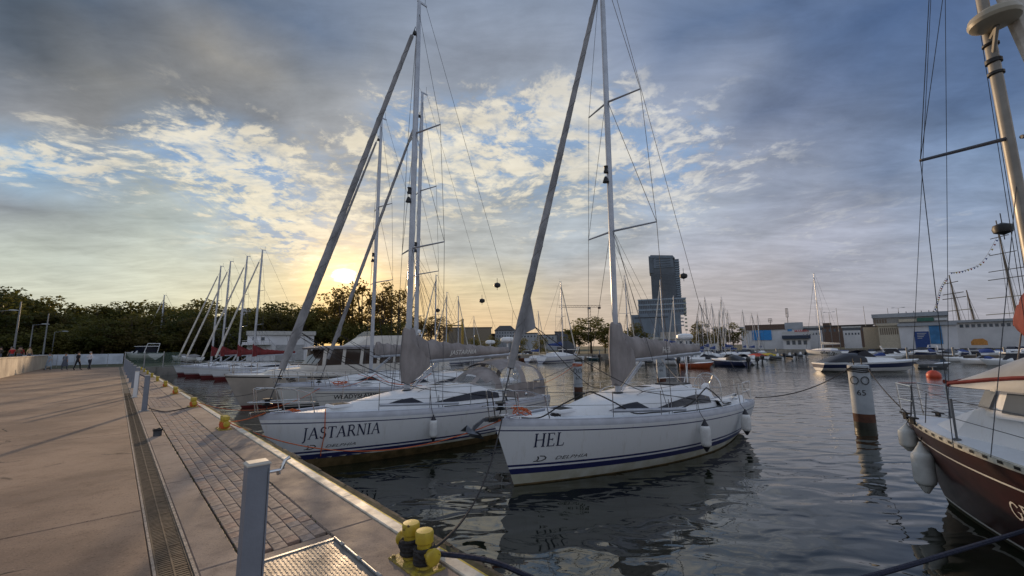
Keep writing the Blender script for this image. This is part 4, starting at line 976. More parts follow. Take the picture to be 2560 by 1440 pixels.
# bucket of details on the boats' decks
m = MB(); c = W_(jas,(1.1,.95,JAS.sheer(.1)+.02)); m.lathe([(0,0),(.10,0),(.13,.18),(.10,.20),(0,.17)],12,c); tag(m.build('rope_bag',M('blue_bag',(.03,.10,.2),.7),None),'small blue bag standing on the stern deck of the JASTARNIA','bag')
m = MB(); c = W_(jas,(.75,.9,JAS.sheer(.1)+.02)); m.loft([[(c.x-.06,c.y-.06,c.z+.1),(c.x+.06,c.y-.06,c.z+.1),(c.x+.06,c.y+.06,c.z+.1),(c.x-.06,c.y+.06,c.z+.1)],[(c.x-.08,c.y-.08,c.z+.3),(c.x+.08,c.y-.08,c.z+.3),(c.x+.08,c.y+.08,c.z+.3),(c.x-.08,c.y+.08,c.z+.3)],[(c.x-.05,c.y-.05,c.z+.55),(c.x+.05,c.y-.05,c.z+.55),(c.x+.05,c.y+.05,c.z+.55),(c.x-.05,c.y+.05,c.z+.55)]]); tag(m.build('rope_hank',M('tan_rope',(.36,.23,.11),.9,var=.3,vs=20),None),'hank of tan rope hung on the pushpit of the JASTARNIA','rope')
# ================================================================ the two sloops beyond the JASTARNIA
H3 = Hull(L=11.0,B=3.5)
om = [gelb,gelb,letk,letk,algae,rail_edge]
a,rz = berth(18.0,5.9,18.6,11.0)
b3,i3 = yacht(a,rz,'off white sloop with black lettering and orange ropes, directly behind the JASTARNIA',H3,2,om,xm=6.3,hm=16.4,seed=11,cover=canvas,radar=True,fs_r=.08,cove=True,sprayhood=False,lean=.01)
t = sans_text('WŁADYSŁAWOWO',bold=.02); map_text('name_lettering',t,tex_on_hull(H3,t,10.3,.94,.165,1),letk,b3)
H4 = Hull(L=10.6,B=3.4)
a,rz = berth(21.6,5.4,22.2,10.6)
b4,i4 = yacht(a,rz,'off white sloop with dark red trim, moored between the lettered sloop and the wheelhouse cruiser',H4,2,om,xm=5.95,hm=16.3,seed=13,cover=canvas,collar=False,fs_r=.075,lean=.01)
W3 = lambda p: W_(b3,p)
for k,(a_,b_) in enumerate((((.93,.02),(.80,.56)),((.80,.56),(.70,.1)),((.70,.1),(.58,.57)),((.86,.56),(.62,.05)))):
    pa = H3.pt(a_[0],H3.sheer(a_[0]),1,-.08)+Vector((0,0,a_[1])); pb = H3.pt(b_[0],H3.sheer(b_[0]),1,-.08)+Vector((0,0,b_[1]))
    rope(rope_pts(W3(pa),W3(pb),.12,8),.012,ropeo,'orange line slung between the stanchions of the off white sloop, %s'%('nearest the bow','on the pulpit','amidships','crossing the others')[k])
ropepile(W3((10.0,.1,1.40)),ropeo,'orange rope heap on the foredeck of the off white sloop behind the JASTARNIA',.5,6,1.1)
rope(rope_pts(Q(16.44,1.96,ZT+.12),W3((10.8,.1,1.4)),.5,12),.011,ropeo,'orange bow line of the off white sloop behind the JASTARNIA')
rope(rope_pts(Q(21.88,1.96,ZT+.12),W_(b4,(10.4,.1,1.4)),.4,12),.011,ropek,'dark bow line of the second sloop behind the JASTARNIA')
ropepile(W_(b4,(9.9,0,1.45)),ropek,'dark rope coil on the foredeck of the off white sloop with red trim',.35,8,.9)
# ================================================================ wheelhouse cruiser
beige = M('hull_beige_brown',(.50,.44,.38),.4,var=.15,vs=1,coat=.2); cream = M('cabin_cream',(.62,.58,.52),.4,var=.08,vs=1.5); tint = M('cabin_glass_brown',(.045,.03,.022),.12,var=0,coat=.4); greyr = M('roof_grey',(.30,.28,.29),.6,var=.15)
redt = M('dark_red_trim',(.16,.02,.02),.6,var=.1)
HC = Hull(L=13.5,B=3.9,fs=1.35,fb=1.75,full=2.4,rake=.9)
def cruiser():
    a,rz = berth(25.9,4.1,26.4,13.5)
    r = empty('motor_yacht',a,rz,'cream wheelhouse motor yacht with brown tinted windows, beyond the sloops','motor yacht')
    rows = [(lambda t:-.44,1),(lambda t:.12,0),(lambda t:.6,0),(lambda t:HC.sheer(t)-.16,2),(lambda t:HC.sheer(t)-.09,3),(lambda t:HC.sheer(t),3)]
    HC.mesh(rows).build('hull',[beige,redt,letk,cream],r,smooth=50)
    m = MB(); rings = [[(HC.pt(t,HC.sheer(t)).x,y*(HC.hb(t)-.03),HC.sheer(t)-.02+.06*(1-y*y)) for y in (-1,-.5,0,.5,1)] for t in [i/16 for i in range(17)]]; m.loft(rings,closed=False); m.build('deck',gel,r)
    m = MB(); m.loft([[(9.4,-1.1,1.55),(11.8,-.4,1.68),(11.8,.4,1.68),(9.4,1.1,1.55)],[(9.5,-1.0,1.95),(11.4,-.35,1.85),(11.4,.35,1.85),(9.5,1.0,1.95)]]); m.build('trunk_cabin',cream,r,smooth=0)
    # wheelhouse: sill, pillars, roof
    z0,z1,z2 = 1.5,2.05,2.95; x0,x1 = 3.6,9.6; w = 1.55
    m = MB(); m.loft([[(x0,-w,z0),(x1,-w*.85,z0),(x1,w*.85,z0),(x0,w,z0)],[(x0,-w,z1),(x1-.2,-w*.85,z1),(x1-.2,w*.85,z1),(x0,w,z1)]]); m.build('wheelhouse_sill',cream,r,smooth=0)
    m = MB(); m.loft([[(x0+.02,-w+.04,z1),(x1-.22,-w*.85+.04,z1),(x1-.22,w*.85-.04,z1),(x0+.02,w-.04,z1)],[(x0+.02,-w+.09,z2),(x1-.85,-w*.85+.09,z2),(x1-.85,w*.85-.09,z2),(x0+.02,w-.09,z2)]]); m.build('wheelhouse_core',M('cabin_inside',(.07,.045,.03),.8,var=.1),r,smooth=0)
    wy = lambda x: w*(1-.15*(x-x0)/(x1-x0))
    n = 5; edges = [x0+.1+(x1-.55-x0-.1)*i/n for i in range(n+1)]
    for side in (1,-1):
        for i in range(n+1):
            x = edges[i]; m = MB(); m.loft([[(x-.09,side*(wy(x)+.0),z1),(x+.09,side*wy(x),z1),(x+.09,side*(wy(x)-.06),z1),(x-.09,side*(wy(x)-.06),z1)],[(x-.09-.1,side*(wy(x)-.05),z2),(x+.09-.1,side*(wy(x)-.05),z2),(x+.09-.1,side*(wy(x)-.11),z2),(x-.09-.1,side*(wy(x)-.11),z2)]]); m.build('pillar',cream,r,smooth=0,fix=True)
        for i in range(n):
            a_,b_ = edges[i]+.1,edges[i+1]-.1; m = MB(); o = .022
            m.poly([(a_,side*(wy(a_)-.04+o),z1+.05),(b_,side*(wy(b_)-.04+o),z1+.05),(b_-.1,side*(wy(b_)-.09+o),z2-.06),(a_-.1,side*(wy(a_)-.09+o),z2-.06)]); m.build('window',tint,r,smooth=0)
    for k in (-1,0,1):
        y0,y1 = k*.8-.34,k*.8+.34; m = MB(); m.poly([(x1-.20,y0,z1+.05),(x1-.20,y1,z1+.05),(x1-.78,y1,z2-.06),(x1-.78,y0,z2-.06)]); m.build('windscreen_pane',tint,r,smooth=0)
    m = MB(); m.loft([[(x0-.6,-w-.1,z2),(x1-.35,-w*.88,z2),(x1-.35,w*.88,z2),(x0-.6,w+.1,z2)],[(x0-.6,-w-.15,z2+.16),(x1-.2,-w*.9,z2+.10),(x1-.2,w*.9,z2+.10),(x0-.6,w+.15,z2+.16)],[(x0-.5,-w+.1,z2+.24),(x1-.7,-w*.7,z2+.20),(x1-.7,w*.7,z2+.20),(x0-.5,w-.1,z2+.24)]]); m.cur = 0; m.build('roof',greyr,r,smooth=0)
    m = MB(); m.loft([[(3.4,-1.2,z2+.24),(7.0,-1.0,z2+.22),(7.0,1.0,z2+.22),(3.4,1.2,z2+.24)],[(3.5,-1.1,z2+.85),(6.1,-.9,z2+.80),(6.1,.9,z2+.80),(3.5,1.1,z2+.85)]]); m.build('flybridge',cream,r,smooth=0)
    m = MB(); m.loft([[(6.2,-.95,z2+.8),(6.2,.95,z2+.8)],[(5.7,-.9,z2+1.12),(5.7,.9,z2+1.12)]],closed=False); m.build('flybridge_screen',clearv,r,smooth=0)
    m = MB(); m.loft([[(.4,-1.5,1.4),(3.5,-1.6,1.4),(3.5,1.6,1.4),(.4,1.5,1.4)],[(.5,-1.4,2.5),(3.5,-1.45,2.75),(3.5,1.45,2.75),(.5,1.4,2.5)]]); m.build('aft_cabin',cream,r,smooth=0)
    m = MB()
    for y in (-.6,.6): m.tube([(2.4,y,2.7),(2.2,y,3.9),(2.2,y*.5,4.0)],.03,6)
    m.tube([(2.2,-.6,3.9),(2.2,.6,3.9)],.03,6); m.tube([(2.2,0,3.95),(2.2,0,5.2)],.02,5); m.build('radar_arch',gel,r)
    m = MB(); m.lathe([(0,0),(.28,.02),(.30,.16),(.2,.24),(0,.25)],14,(2.2,0,4.0)); m.build('radar_dome',gel,r)
    m = MB()
    for side in (1,-1):
        P_ = [HC.pt(t,HC.sheer(t),side,-.06)+Vector((0,0,.6)) for t in (.70,.8,.9,.97)]; m.tube(P_+[Vector((13.5,0,HC.sheer(1)+.65))],.016,5)
        for t in (.70,.8,.9,.97): p = HC.pt(t,HC.sheer(t),side,-.06); m.tube([p,p+Vector((0,0,.6))],.014,5)
    m.build('bow_rail',chrome,r)
    t = sans_text('Jorga II'); flat_text('name_lettering',t,(3.15,1.56,1.95),(-1,0,0),(0,-.1,1),.26,redt,r)
    return r
cr = cruiser()
# ================================================================ row of sloops with burgundy sail covers
redboot = M('burgundy_bottom',(.14,.022,.022),.5,var=.2,vs=2)
rm = [gel,redboot,redboot,letk,redboot,rail_edge]
HR = Hull(L=9.6,B=3.2,fs=1.0,fb=1.3)
spots = [(652,620,14.0,'nearest'),(614,640,13.8,'second'),(572,657,13.6,'third'),(547,673,13.4,'farthest')]
first = None
for i,(px,py,hm_,w_) in enumerate(spots):
    # solve distance so that the masthead stands hm_ above the water
    r_ = ray(px,py); k = (hm_-CZ)/r_.z; mp = Vector((r_.x*k,r_.y*k,0)); s_ = mp.dot(SQ); d_ = mp.dot(NQ)
    lab = 'white sloop with a burgundy sail cover and red bottom, %s in the row of four'%w_
    if first is None:
        a = Q(s_,d_+5.9); first,_i = yacht(a,math.atan2(-NQ.y,-NQ.x),lab,HR,1,rm,xm=5.9,hm=13.8,cover=redcan,collar=False,genoa=sailw,group='sloops with burgundy sail covers',seed=21,boot=.30,fs_r=.10,wr=.009,lean=.015,boomL=4.2)
        m = MB(); bz = _i['bz']; m.loft([[(5.98,-.12,bz-.1),(5.98,.12,bz-.1),(5.55,.15,bz-.05),(5.55,-.15,bz-.05)],[(5.98,-.08,bz+1.25),(5.98,.08,bz+1.25),(5.9,.08,bz+1.2),(5.9,-.08,bz+1.2)]]); m.loft([[(5.9,-.1,bz+.2),(5.9,.1,bz+.2),(5.9,.06,bz+1.15),(5.9,-.06,bz+1.15)],[(4.7,-.1,bz+.2),(4.7,.1,bz+.2),(4.7,.09,bz+.52),(4.7,-.09,bz+.52)]]); m.build('cover_collar',redcan,first,smooth=30,fix=True)
    else:
        c = copy_tree(first); c.location = Q(s_,d_+5.9); c['label'] = lab; c.rotation_euler.z += random.uniform(-.03,.03)
# low hulls packed in front of and between them
lowspots = [(36.0,6.3),(40.5,6.8),(56.5,7.5)]
HL = Hull(L=9.0,B=3.1,fs=1.0,fb=1.25)
lo = None
for i,(s_,d_) in enumerate(lowspots):
    lab = ('white sloop hull with red bottom, moored between the wheelhouse cruiser and the burgundy covers','second white sloop with red bottom past the wheelhouse cruiser, white furled sail','white sloop with red bottom moored at the far end of the burgundy row')[i]
    if i == 0:
        lo,_ = yacht(Q(s_,d_+9),math.atan2(-NQ.y,-NQ.x),lab,HL,1,rm,xm=5.5,hm=[11.5][0],cover=canvas,collar=False,genoa=sailw,seed=31,boot=.30,wr=.008,spr=1,boomL=3.6,fs_r=.08)
        for ch in list(CH[lo.name]):
            if ch.name.split('.')[0] in ('mast','spreader','shroud','backstay','forestay','furled_headsail','boom','sail_cover','lazy_jack','kicker','mainsheet'):
                for g_ in CH.get(ch.name,[]): bpy.data.objects.remove(g_)
                CH[lo.name].remove(ch); bpy.data.objects.remove(ch)
    else:
        c = copy_tree(lo); c.location = Q(s_,d_+9); c['label'] = lab
# ================================================================ the red double-ended yacht at the right edge
mahog = M('varnished_red_hull',(.036,.0055,.0045),.42,var=.22,vs=1.6,coat=.12,spec=.35,col2=(.020,.004,.0035)); whp = M('white_line',(.70,.70,.66),.4,var=.05); spongy = M('rubbing_strake',(.52,.50,.42),.6,var=.2,vs=10); weed = M('weed_on_hull',(.03,.045,.02),.9,var=.6,vs=9,col2=(.06,.04,.02))
HG = Hull(rise=False,L=11.5,B=3.5,fs=1.30,fb=1.52,full=2.6,rake=.75,dk=.5,ebow=.55,stern=.55,tm=.42)
tipw = Vector((8.02,8.95,0)); hd = rad(86)
def redyacht():
    v = Vector((math.cos(hd),math.sin(hd),0)); a = tipw-v*11.5
    r = empty('wooden_yacht',a,hd,'dark red hulled yacht with white decks, cut off by the right edge of the photo','sailboat')
    H = HG; sh = lambda k: (lambda t: H.sheer(t)-k)
    rows = [(lambda t:-.49,4),(lambda t:.05,4),(lambda t:.09,1),(lambda t:.13,0),(lambda t:.4,0),(lambda t:.75,0),(sh(.36),1),(sh(.335),0),(sh(.10),2),(sh(.05),2),(sh(0),2)]
    H.mesh(rows,34).build('hull',[mahog,whp,spongy,letk,weed],r,smooth=50)
    m = MB(); rings = []
    for i in range(25):
        t = i/24; x = H.pt(t,H.sheer(t)).x; hb = max(0,H.hb(t)-.03); rings.append([(x,y*hb,H.sheer(t)-.015+.09*(1-y*y)*min(1,hb)) for y in [-1+j/5 for j in range(11)]])
    m.loft(rings,closed=False); m.build('deck',deckm,r,smooth=30)
    for k in range(26):           # scuppers in the strake
        t = .40+.58*k/26; p = H.pt(t,H.sheer(t)-.05,1,.006); q = H.pt(t+.008,H.sheer(t+.008)-.05,1,.006); m = MB(); m.loft([[p+Vector((0,0,-.02)),q+Vector((0,0,-.02))],[p+Vector((0,0,.02)),q+Vector((0,0,.02))]],closed=False); m.build('scupper',black,r,smooth=0)
    # raised cabin with wrap windows facing the stern deck
    zd = 1.45
    def lp(x,y,z): return (x,y,z)
    def lq(x,y,z): return (x+1.3,y*.92,z)
    m = MB(); m.loft([[lp(10.35,-.42,zd),lp(10.35,.42,zd),lp(9.5,.82,zd),lp(3.5,1.25,zd-.05),lp(3.5,-1.25,zd-.05),lp(9.5,-.82,zd)],[lp(9.55,-.40,zd+.40),lp(9.55,.40,zd+.40),lp(9.2,.72,zd+.46),lp(3.6,1.1,zd+.5),lp(3.6,-1.1,zd+.5),lp(9.2,-.72,zd+.46)],[lp(9.4,-.35,zd+.45),lp(9.4,.35,zd+.45),lp(9.1,.62,zd+.52),lp(3.7,.95,zd+.57),lp(3.7,-.95,zd+.57),lp(9.1,-.62,zd+.52)]])
    m.build('cabin_trunk',gel,r,smooth=20)
    m = MB(); z = zd+.40; m.loft([[lq(7.9,-.72,z),lq(7.9,.72,z),lq(7.5,.95,z),lq(5.2,1.0,z),lq(5.2,-1.0,z),lq(7.5,-.95,z)],[lq(7.75,-.62,z+.42),lq(7.75,.62,z+.42),lq(7.4,.84,z+.43),lq(5.2,.9,z+.46),lq(5.2,-.9,z+.46),lq(7.4,-.84,z+.43)],[lq(7.6,-.5,z+.47),lq(7.6,.5,z+.47),lq(7.3,.72,z+.49),lq(5.2,.78,z+.52),lq(5.2,-.78,z+.52),lq(7.3,-.72,z+.49)]]); m.build('deckhouse',gel,r,smooth=20)
    glz = M('deckhouse_window',(.10,.115,.14),.12,var=0,coat=.4)
    for y0,y1 in ((-.56,-.03),(.03,.56)):
        m = MB(); o = .006; m.poly([lq(7.905-.02+o,y0,z+.08),lq(7.885+o,y1,z+.08),lq(7.80+o,y1*.92,z+.36),lq(7.80+o,y0*.92,z+.36)]); m.build('window',glz,r,smooth=0)
    m = MB(); m.poly([lq(7.35,.957,z+.08),lq(5.5,1.0,z+.08),lq(5.5,.925,z+.38),lq(7.3,.880,z+.36)]); m.v = [(a_,b_+.012,c_) for a_,b_,c_ in m.v]; m.build('window',glz,r,smooth=0)
    m = MB(); pts = [lq(7.86,.76,z+.10),lq(7.54,.93,z+.10),lq(7.47,.85,z+.36),lq(7.76,.70,z+.36)]; m.poly([(a_+.01,b_+.012,c_) for a_,b_,c_ in pts]); m.build('window',glz,r,smooth=0)
    hz = zd+.10; m = MB(); m.cbox(9.72,10.12,-.26,.26,zd+.02,zd+.30,.03); m.cur = 1; m.box(9.76,10.08,-.21,.21,zd+.301,zd+.306); m.build('hatch',[gel,M('frosted_hatch',(.45,.47,.48),.35,var=.1)],r,smooth=0)
    # sprayhood arch in clear vinyl with red binding over the deckhouse
    def hood(u,a): return Vector((9.30-1.6*u+.0,.98*math.cos(a),z+.40+(.12+.66*math.sin(u*1.5))*math.sin(a)**.8))
    rows_ = [[hood(u/5,rad(180)*j/14) for j in range(15)] for u in range(6)]
    m = MB(); m.loft(rows_,closed=False); m.build('sprayhood_panel',M('milky_vinyl',(.42,.42,.41),.3,var=.15,vs=1.5,alpha=.8),r,smooth=60)
    m = MB(); m.tube(rows_[5],.035,6); m.build('sprayhood_binding',redcan,r); m = MB(); m.tube([rows_[0][j] for j in range(15)],.028,6); m.build('sprayhood_binding',redcan,r)
    m = MB(); m.tube([rows_[i][1] for i in range(6)],.03,6); m.build('sprayhood_binding',redcan,r)
    m = MB(); m.tube([rows_[i][13] for i in range(6)],.03,6); m.build('sprayhood_binding',redcan,r)
    # mast, spreaders, radar, furled sail forward
    hm = 13.5; MX,MY = 8.65,.13
    woodm = M('mast_warm_paint',(.26,.24,.21),.42,.15,var=.12,vs=3)
    mx = lambda z_: MX+.0*(z_-2)
    m = MB(); m.loft([[(mx(z_)+.082*k*math.cos(a),.062*k*math.sin(a)+MY,z_) for a in [2*math.pi*i/12 for i in range(12)]] for z_,k in ((zd+.3,1),(7,1),(11,.9),(hm,.7))]); mast = m.build('mast',woodm,r)
    for z_,h_ in ((7.1,.05),(7.3,.07),(7.6,.04)): m = MB(); m.lathe([(.07,z_),(.10,z_+.01),(.10,z_+h_),(.07,z_+h_+.01)],12,(mx(z_),MY,0)); m.build('mast_band',black,mast)
    m = MB(); m.lathe([(0,0),(.20,.0),(.28,.04),(.30,.09),(.28,.17),(.20,.23),(0,.25)],20,(mx(7.3)-.25,.28,7.78)); m.build('radar_dome',M('radome_ivory',(.38,.34,.26),.4,var=.08),r)
    m = MB(); m.tube([(mx(7.1),MY,7.4),(mx(7.1)-.25,.26,7.78)],.03,6); m.tube([(mx(7.1),MY,7.7),(mx(7.1)-.25,.26,7.77)],.03,6); m.build('radar_bracket',woodm,r)
    for side in (1,-1):
        tip = Vector((mx(5.7)-.05,side*1.36+MY,6.12-(.40 if side == 1 else 0))); m = MB(); m.tube([(mx(5.7),side*.06,6.06),tip],[.032,.024],6); m.build('spreader',M('spreader_dark',(.05,.055,.07),.5),r)
        cp_ = Vector((MX,side*1.6,zd+.0)); m = MB(); m.tube([cp_,tip,(mx(hm),side*.05,hm-.3)],.007,4); m.build('shroud',wire,r); m = MB(); m.tube([tip,(mx(11),side*.06,11)],.006,4); m.build('shroud',wire,r)
        m = MB(); m.tube([cp_+Vector((-.5,0,0)),(mx(5.6),side*.07,5.55)],.007,4); m.build('shroud',wire,r)
        m = MB(); m.tube([(10.9,side*.35,zd),(mx(hm),0,hm-.1)],.006,4); m.build('backstay',wire,r)
    m = MB(); m.tube([(7.7,-.42,2.6),(8.25,-.22,6.2),(8.50,-.06,8.6),(8.62,.06,11.5)],[.11,.13,.14,.12],10); m.build('furled_staysail',sailw,r)
    for dx in (.25,.30,.36): m = MB(); m.tube([(mx(3)+dx,.05*dx,zd+.6),(mx(12)+dx*.3,.02,12)],.006,4); m.build('halyard',wire,r)
    # boom with red cover, swung out over the starboard side
    bz = zd+1.75; a0 = Vector((8.8,-.35,bz)); a1 = Vector((10.8,-1.85,bz+.05)); n = 12; rings = []
    dirb = (a1-a0).normalized(); nrm = Vector((-dirb.y,dirb.x,0)); rr = random.Random(4)
    for i in range(n+1):
        t = i/n; c = a0.lerp(a1,t); fz = .07*math.sin(i*2.3); up = fz+ .62*(1-t)**.5+.22; dn = .50*(1-t)**.5+.05; w = .24*(1-t*.5)
        rings.append([c+nrm*(w*math.sin(a))+Vector((0,0,(up if math.cos(a) > 0 else dn)*math.cos(a)*(1+rr.uniform(-.06,.06)))) for a in [2*math.pi*k/12 for k in range(12)]])
    m = MB(); m.loft(rings); m.build('sail_cover',redcan2,r,smooth=70)
    m = MB(); m.tube([a0,a1+dirb*.05],.06,8); m.build('boom',woodm,r)
    m = MB(); m.tube([a1,(9.3,.2,zd+.1)],.012,5); m.build('mainsheet',ropeg,r)
    # rail, stanchions
    P = lambda t,sd_,dz,o=-.07: H.pt(t,H.sheer(t),sd_,o)+Vector((0,0,dz))
    for side in (1,-1):
        for t in (.94,.80,.66,.50):
            m = MB(); m.tube([P(t,side,-.02),P(t,side,.62)],.016,6); m.lathe([(0,0),(.05,0),(.05,.02),(.02,.03)],8,P(t,side,0)); m.build('stanchion',M('stanchion_grey',(.16,.17,.18),.4,.6),r)
        for h in (.60,.32): m = MB(); m.tube([P(t,side,h) for t in (.94,.80,.66,.50,.35)],.005,4); m.build('lifeline',wire,r)
    m = MB(); m.tube([P(.94,1,.60),Vector((11.3,.2,2.12)),Vector((11.3,-.2,2.12)),P(.94,-1,.60)],.015,6); m.tube([P(.94,1,.32),Vector((11.3,.2,1.82)),Vector((11.3,-.2,1.82)),P(.94,-1,.32)],.013,6)
    for y in (.2,-.2): m.tube([(11.25,y,1.5),(11.3,y,2.12)],.014,6)
    m.build('pushpit',chrome,r)
    for x,y in ((11.05,.3),(11.05,-.3),(10.5,.62)): m = MB(); m.tube([(x-.12,y,zd+.12),(x+.12,y,zd+.12)],.018,6); m.box(x-.04,x+.04,y-.02,y+.02,zd,zd+.12); m.build('cleat',black,r,smooth=0)
    tg = [(0,0)]; Gs = {'G':[(arc(.36,.5,.33,.48,35,325,14),.11),([(.64,.22),(.64,.48)],.13),([(.46,.48),(.78,.48)],.06)],'D':[([(.12,0),(.12,1)],.13),([(.0,.98),(.3,.98)]+arc(.30,.5,.42,.48,90,-90,12)+[(.0,.02)],.10)],'Y':[([(.02,1),(.36,.5)],.12),([(.70,1),(.36,.5),(.36,0)],.10)]}
    vs,fs,x = [],[],0
    for ch,w in (('G',.86),('D',.86),('Y',.8)):
        for pts,wd in Gs[ch]:
            v_,f_ = ribbon([(p[0]+x,p[1]) for p in pts],wd); b = len(vs); vs += v_; fs += [tuple(b+i for i in q) for q in f_]
        x += w
    map_text('name_lettering',(vs,fs,x),tex_on_hull(HG,None,NAMEX,.62,.22,1,off=.006),letw,r)
    return r
NAMEX = 8.42
gd = redyacht()
whf = M('fender_grey_white',(.60,.61,.58),.45,var=.15,vs=3)
fender(gd,HG,.93,1,.70,.85,.16,'large pale fender at the red hull, lower and nearer one',endm=whf,body=whf)
fender(gd,HG,.975,1,1.10,.50,.14,'rounded pale fender at the tip of the red hull, upper one',endm=whf,body=whf)
rope(rope_pts(P65+Vector((.3,0,-.05)),W_(gd,(10.9,.4,1.6)),.10,12),.014,ropek,'dark mooring line from pile 65 to the deck of the red yacht')
rope(smooth_pts([D(2050,1475,3.7),D(2250,1420,4.2),D(2400,1375,4.6),D(2620,1310,5.2)]),.022,ropeb,'thick navy rope crossing low in front of the red hull')
m = MB(); c = W_(gd,(9.2,-1.0,2.2)); m.lathe([(0,-.18),(.045,-.18),(.03,-.12),(.03,.12),(.045,.18),(0,.18)],12,(0,0,0),'x'); o = m.build('throw_line_roll',redcan2,None); o.location = D(2385,955,9.3); o.rotation_euler = (0,.05,-.2); tag(o,'small red roll held on the rail beside the sprayhood of the red yacht','roll')
# ================================================================ vegetation
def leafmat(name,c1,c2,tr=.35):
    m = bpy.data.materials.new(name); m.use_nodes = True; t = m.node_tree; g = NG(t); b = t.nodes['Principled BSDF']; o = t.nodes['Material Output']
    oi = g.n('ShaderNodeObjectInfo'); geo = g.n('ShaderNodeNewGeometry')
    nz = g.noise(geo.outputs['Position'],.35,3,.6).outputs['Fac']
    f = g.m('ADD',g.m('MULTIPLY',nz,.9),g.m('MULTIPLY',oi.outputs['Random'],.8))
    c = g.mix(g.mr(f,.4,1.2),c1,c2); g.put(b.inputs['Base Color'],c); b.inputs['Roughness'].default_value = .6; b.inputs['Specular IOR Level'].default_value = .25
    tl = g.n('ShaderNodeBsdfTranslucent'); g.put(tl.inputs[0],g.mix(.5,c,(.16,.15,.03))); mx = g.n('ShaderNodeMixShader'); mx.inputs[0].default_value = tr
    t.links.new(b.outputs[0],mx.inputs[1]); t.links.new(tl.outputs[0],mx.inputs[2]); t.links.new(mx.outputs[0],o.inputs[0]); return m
leafA = leafmat('foliage_green',(.052,.064,.018),(.17,.15,.04),.42); leafB = leafmat('foliage_olive',(.075,.065,.022),(.13,.10,.034),.5); barkm = M('bark',(.07,.052,.038),.9,var=.3,vs=2,bump=.6,bs=8)
def crown(seed,n=2600,rx=.30,rz=.36,cz=.60,leaf=.020,clumps=34,cr=.11,conif=False,name='crown',mat=leafA,gap=0):
    rr = random.Random(seed); m = MB(); cl = []
    while len(cl) < clumps:
        x,y,z = (rr.uniform(-1,1) for _ in range(3)); q = x*x+y*y+z*z
        if q > 1 or q < .18: continue
        w = 1.0 if z < .1 else 1-.25*z
        cl.append((x*rx*w,y*rx*w,cz+z*rz,cr*rr.uniform(.65,1.35)))
    for i in range(n):
        cx,cy,cz_,c_ = cl[i%clumps]; v = Vector((rr.gauss(0,1),rr.gauss(0,1),rr.gauss(0,1))).normalized()*c_*rr.uniform(.35,1)**.6; v.z *= .72
        p = Vector((cx,cy,cz_))+v; a = Vector((rr.gauss(0,1),rr.gauss(0,1),rr.gauss(0,.7))).normalized(); b = a.cross(Vector((rr.gauss(0,1),rr.gauss(0,1),rr.gauss(0,1)))).normalized(); s = leaf*rr.uniform(.6,1.4)
        m.add([p-a*s,p+b*s*.6,p+a*s,p-b*s*.6],[(0,1,2,3)])
    me = m.mesh(name,mat,0)
    t = MB(); t.tube([(0,0,0),(.006,.0,.18),(-.004,.004,.42),(.004,0,.7),(0,0,.88)],[.020,.016,.011,.006,.002],7)
    for k in range(11):
        cx,cy,cz_,c_ = cl[k*3%clumps]; z0 = rr.uniform(.25,.55); t.tube([(0,0,z0),(cx*.5,cy*.5,z0+(cz_-z0)*.65),(cx,cy,cz_)],[.008,.005,.002],5)
    return me,t.mesh('trunk',barkm,60)
CR = [crown(1),crown(2,rx=.34,rz=.33,cz=.62),crown(3,rx=.26,rz=.40,cz=.56),crown(4,rx=.38,rz=.30,cz=.64,clumps=40)]
CRO = [crown(11,mat=leafB),crown(12,rx=.36,rz=.35,cz=.58,mat=leafB)]
leafC = leafmat('foliage_backlit',(.13,.08,.024),(.24,.14,.036),.68)  # the sun's golden backlight is put into these warm leaf colours
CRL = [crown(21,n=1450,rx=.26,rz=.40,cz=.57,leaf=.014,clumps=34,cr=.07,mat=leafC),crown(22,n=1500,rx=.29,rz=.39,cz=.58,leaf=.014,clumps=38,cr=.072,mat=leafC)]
PINE = [crown(31,n=1500,rx=.26,rz=.13,cz=.84,leaf=.018,clumps=14,cr=.09)]
BUSH = [crown(41,n=1800,rx=.46,rz=.44,cz=.46,leaf=.028,clumps=26,cr=.2,mat=leafA)]
def tree(px,ytop,Y,var,label,group='trees on the shore',z0=.95,name='tree',sx=1.0):
    tp = D(px,ytop,Y); h = tp.z-z0; r = empty(name,(tp.x,tp.y,z0),random.uniform(0,6.28),label,'tree' if name != 'bush' else 'bush',group)
    for me,nm in zip(var,('crown','trunk')):
        o = link(nm,me,r); o.scale = (h*sx,h*sx,h)
    return r
TL = [(-40,735,80,0),(5,712,72,3),(62,752,84,1),(98,746,88,0),(133,743,86,1),(165,758,92,3),(200,772,95,2),(232,766,97,0),(262,769,99,3),(300,757,96,1),(338,762,100,0),(378,752,98,3),(418,760,102,2),(452,766,104,0),(485,760,103,1),(522,748,101,3),(556,762,106,0),(592,776,108,2),(628,774,112,1),(664,765,107,0),(694,757,106,3),(724,760,108,1),(752,776,112,0),(786,756,110,2),(812,772,118,1)]
for i,(px,yt,Y,v) in enumerate(TL):
    tree(px+random.uniform(-3,3),yt-4,Y,CR[v],'dark leafy tree in the shore wood, %s'%('at the far left edge' if px < 20 else 'above the promenade wall' if px < 180 else 'above the end of the quay' if px < 330 else 'behind the boats on stands' if px < 480 else 'behind the burgundy covered sloops' if px < 600 else 'behind the boathouse' if px < 760 else 'left of the sun'),sx=1.25)
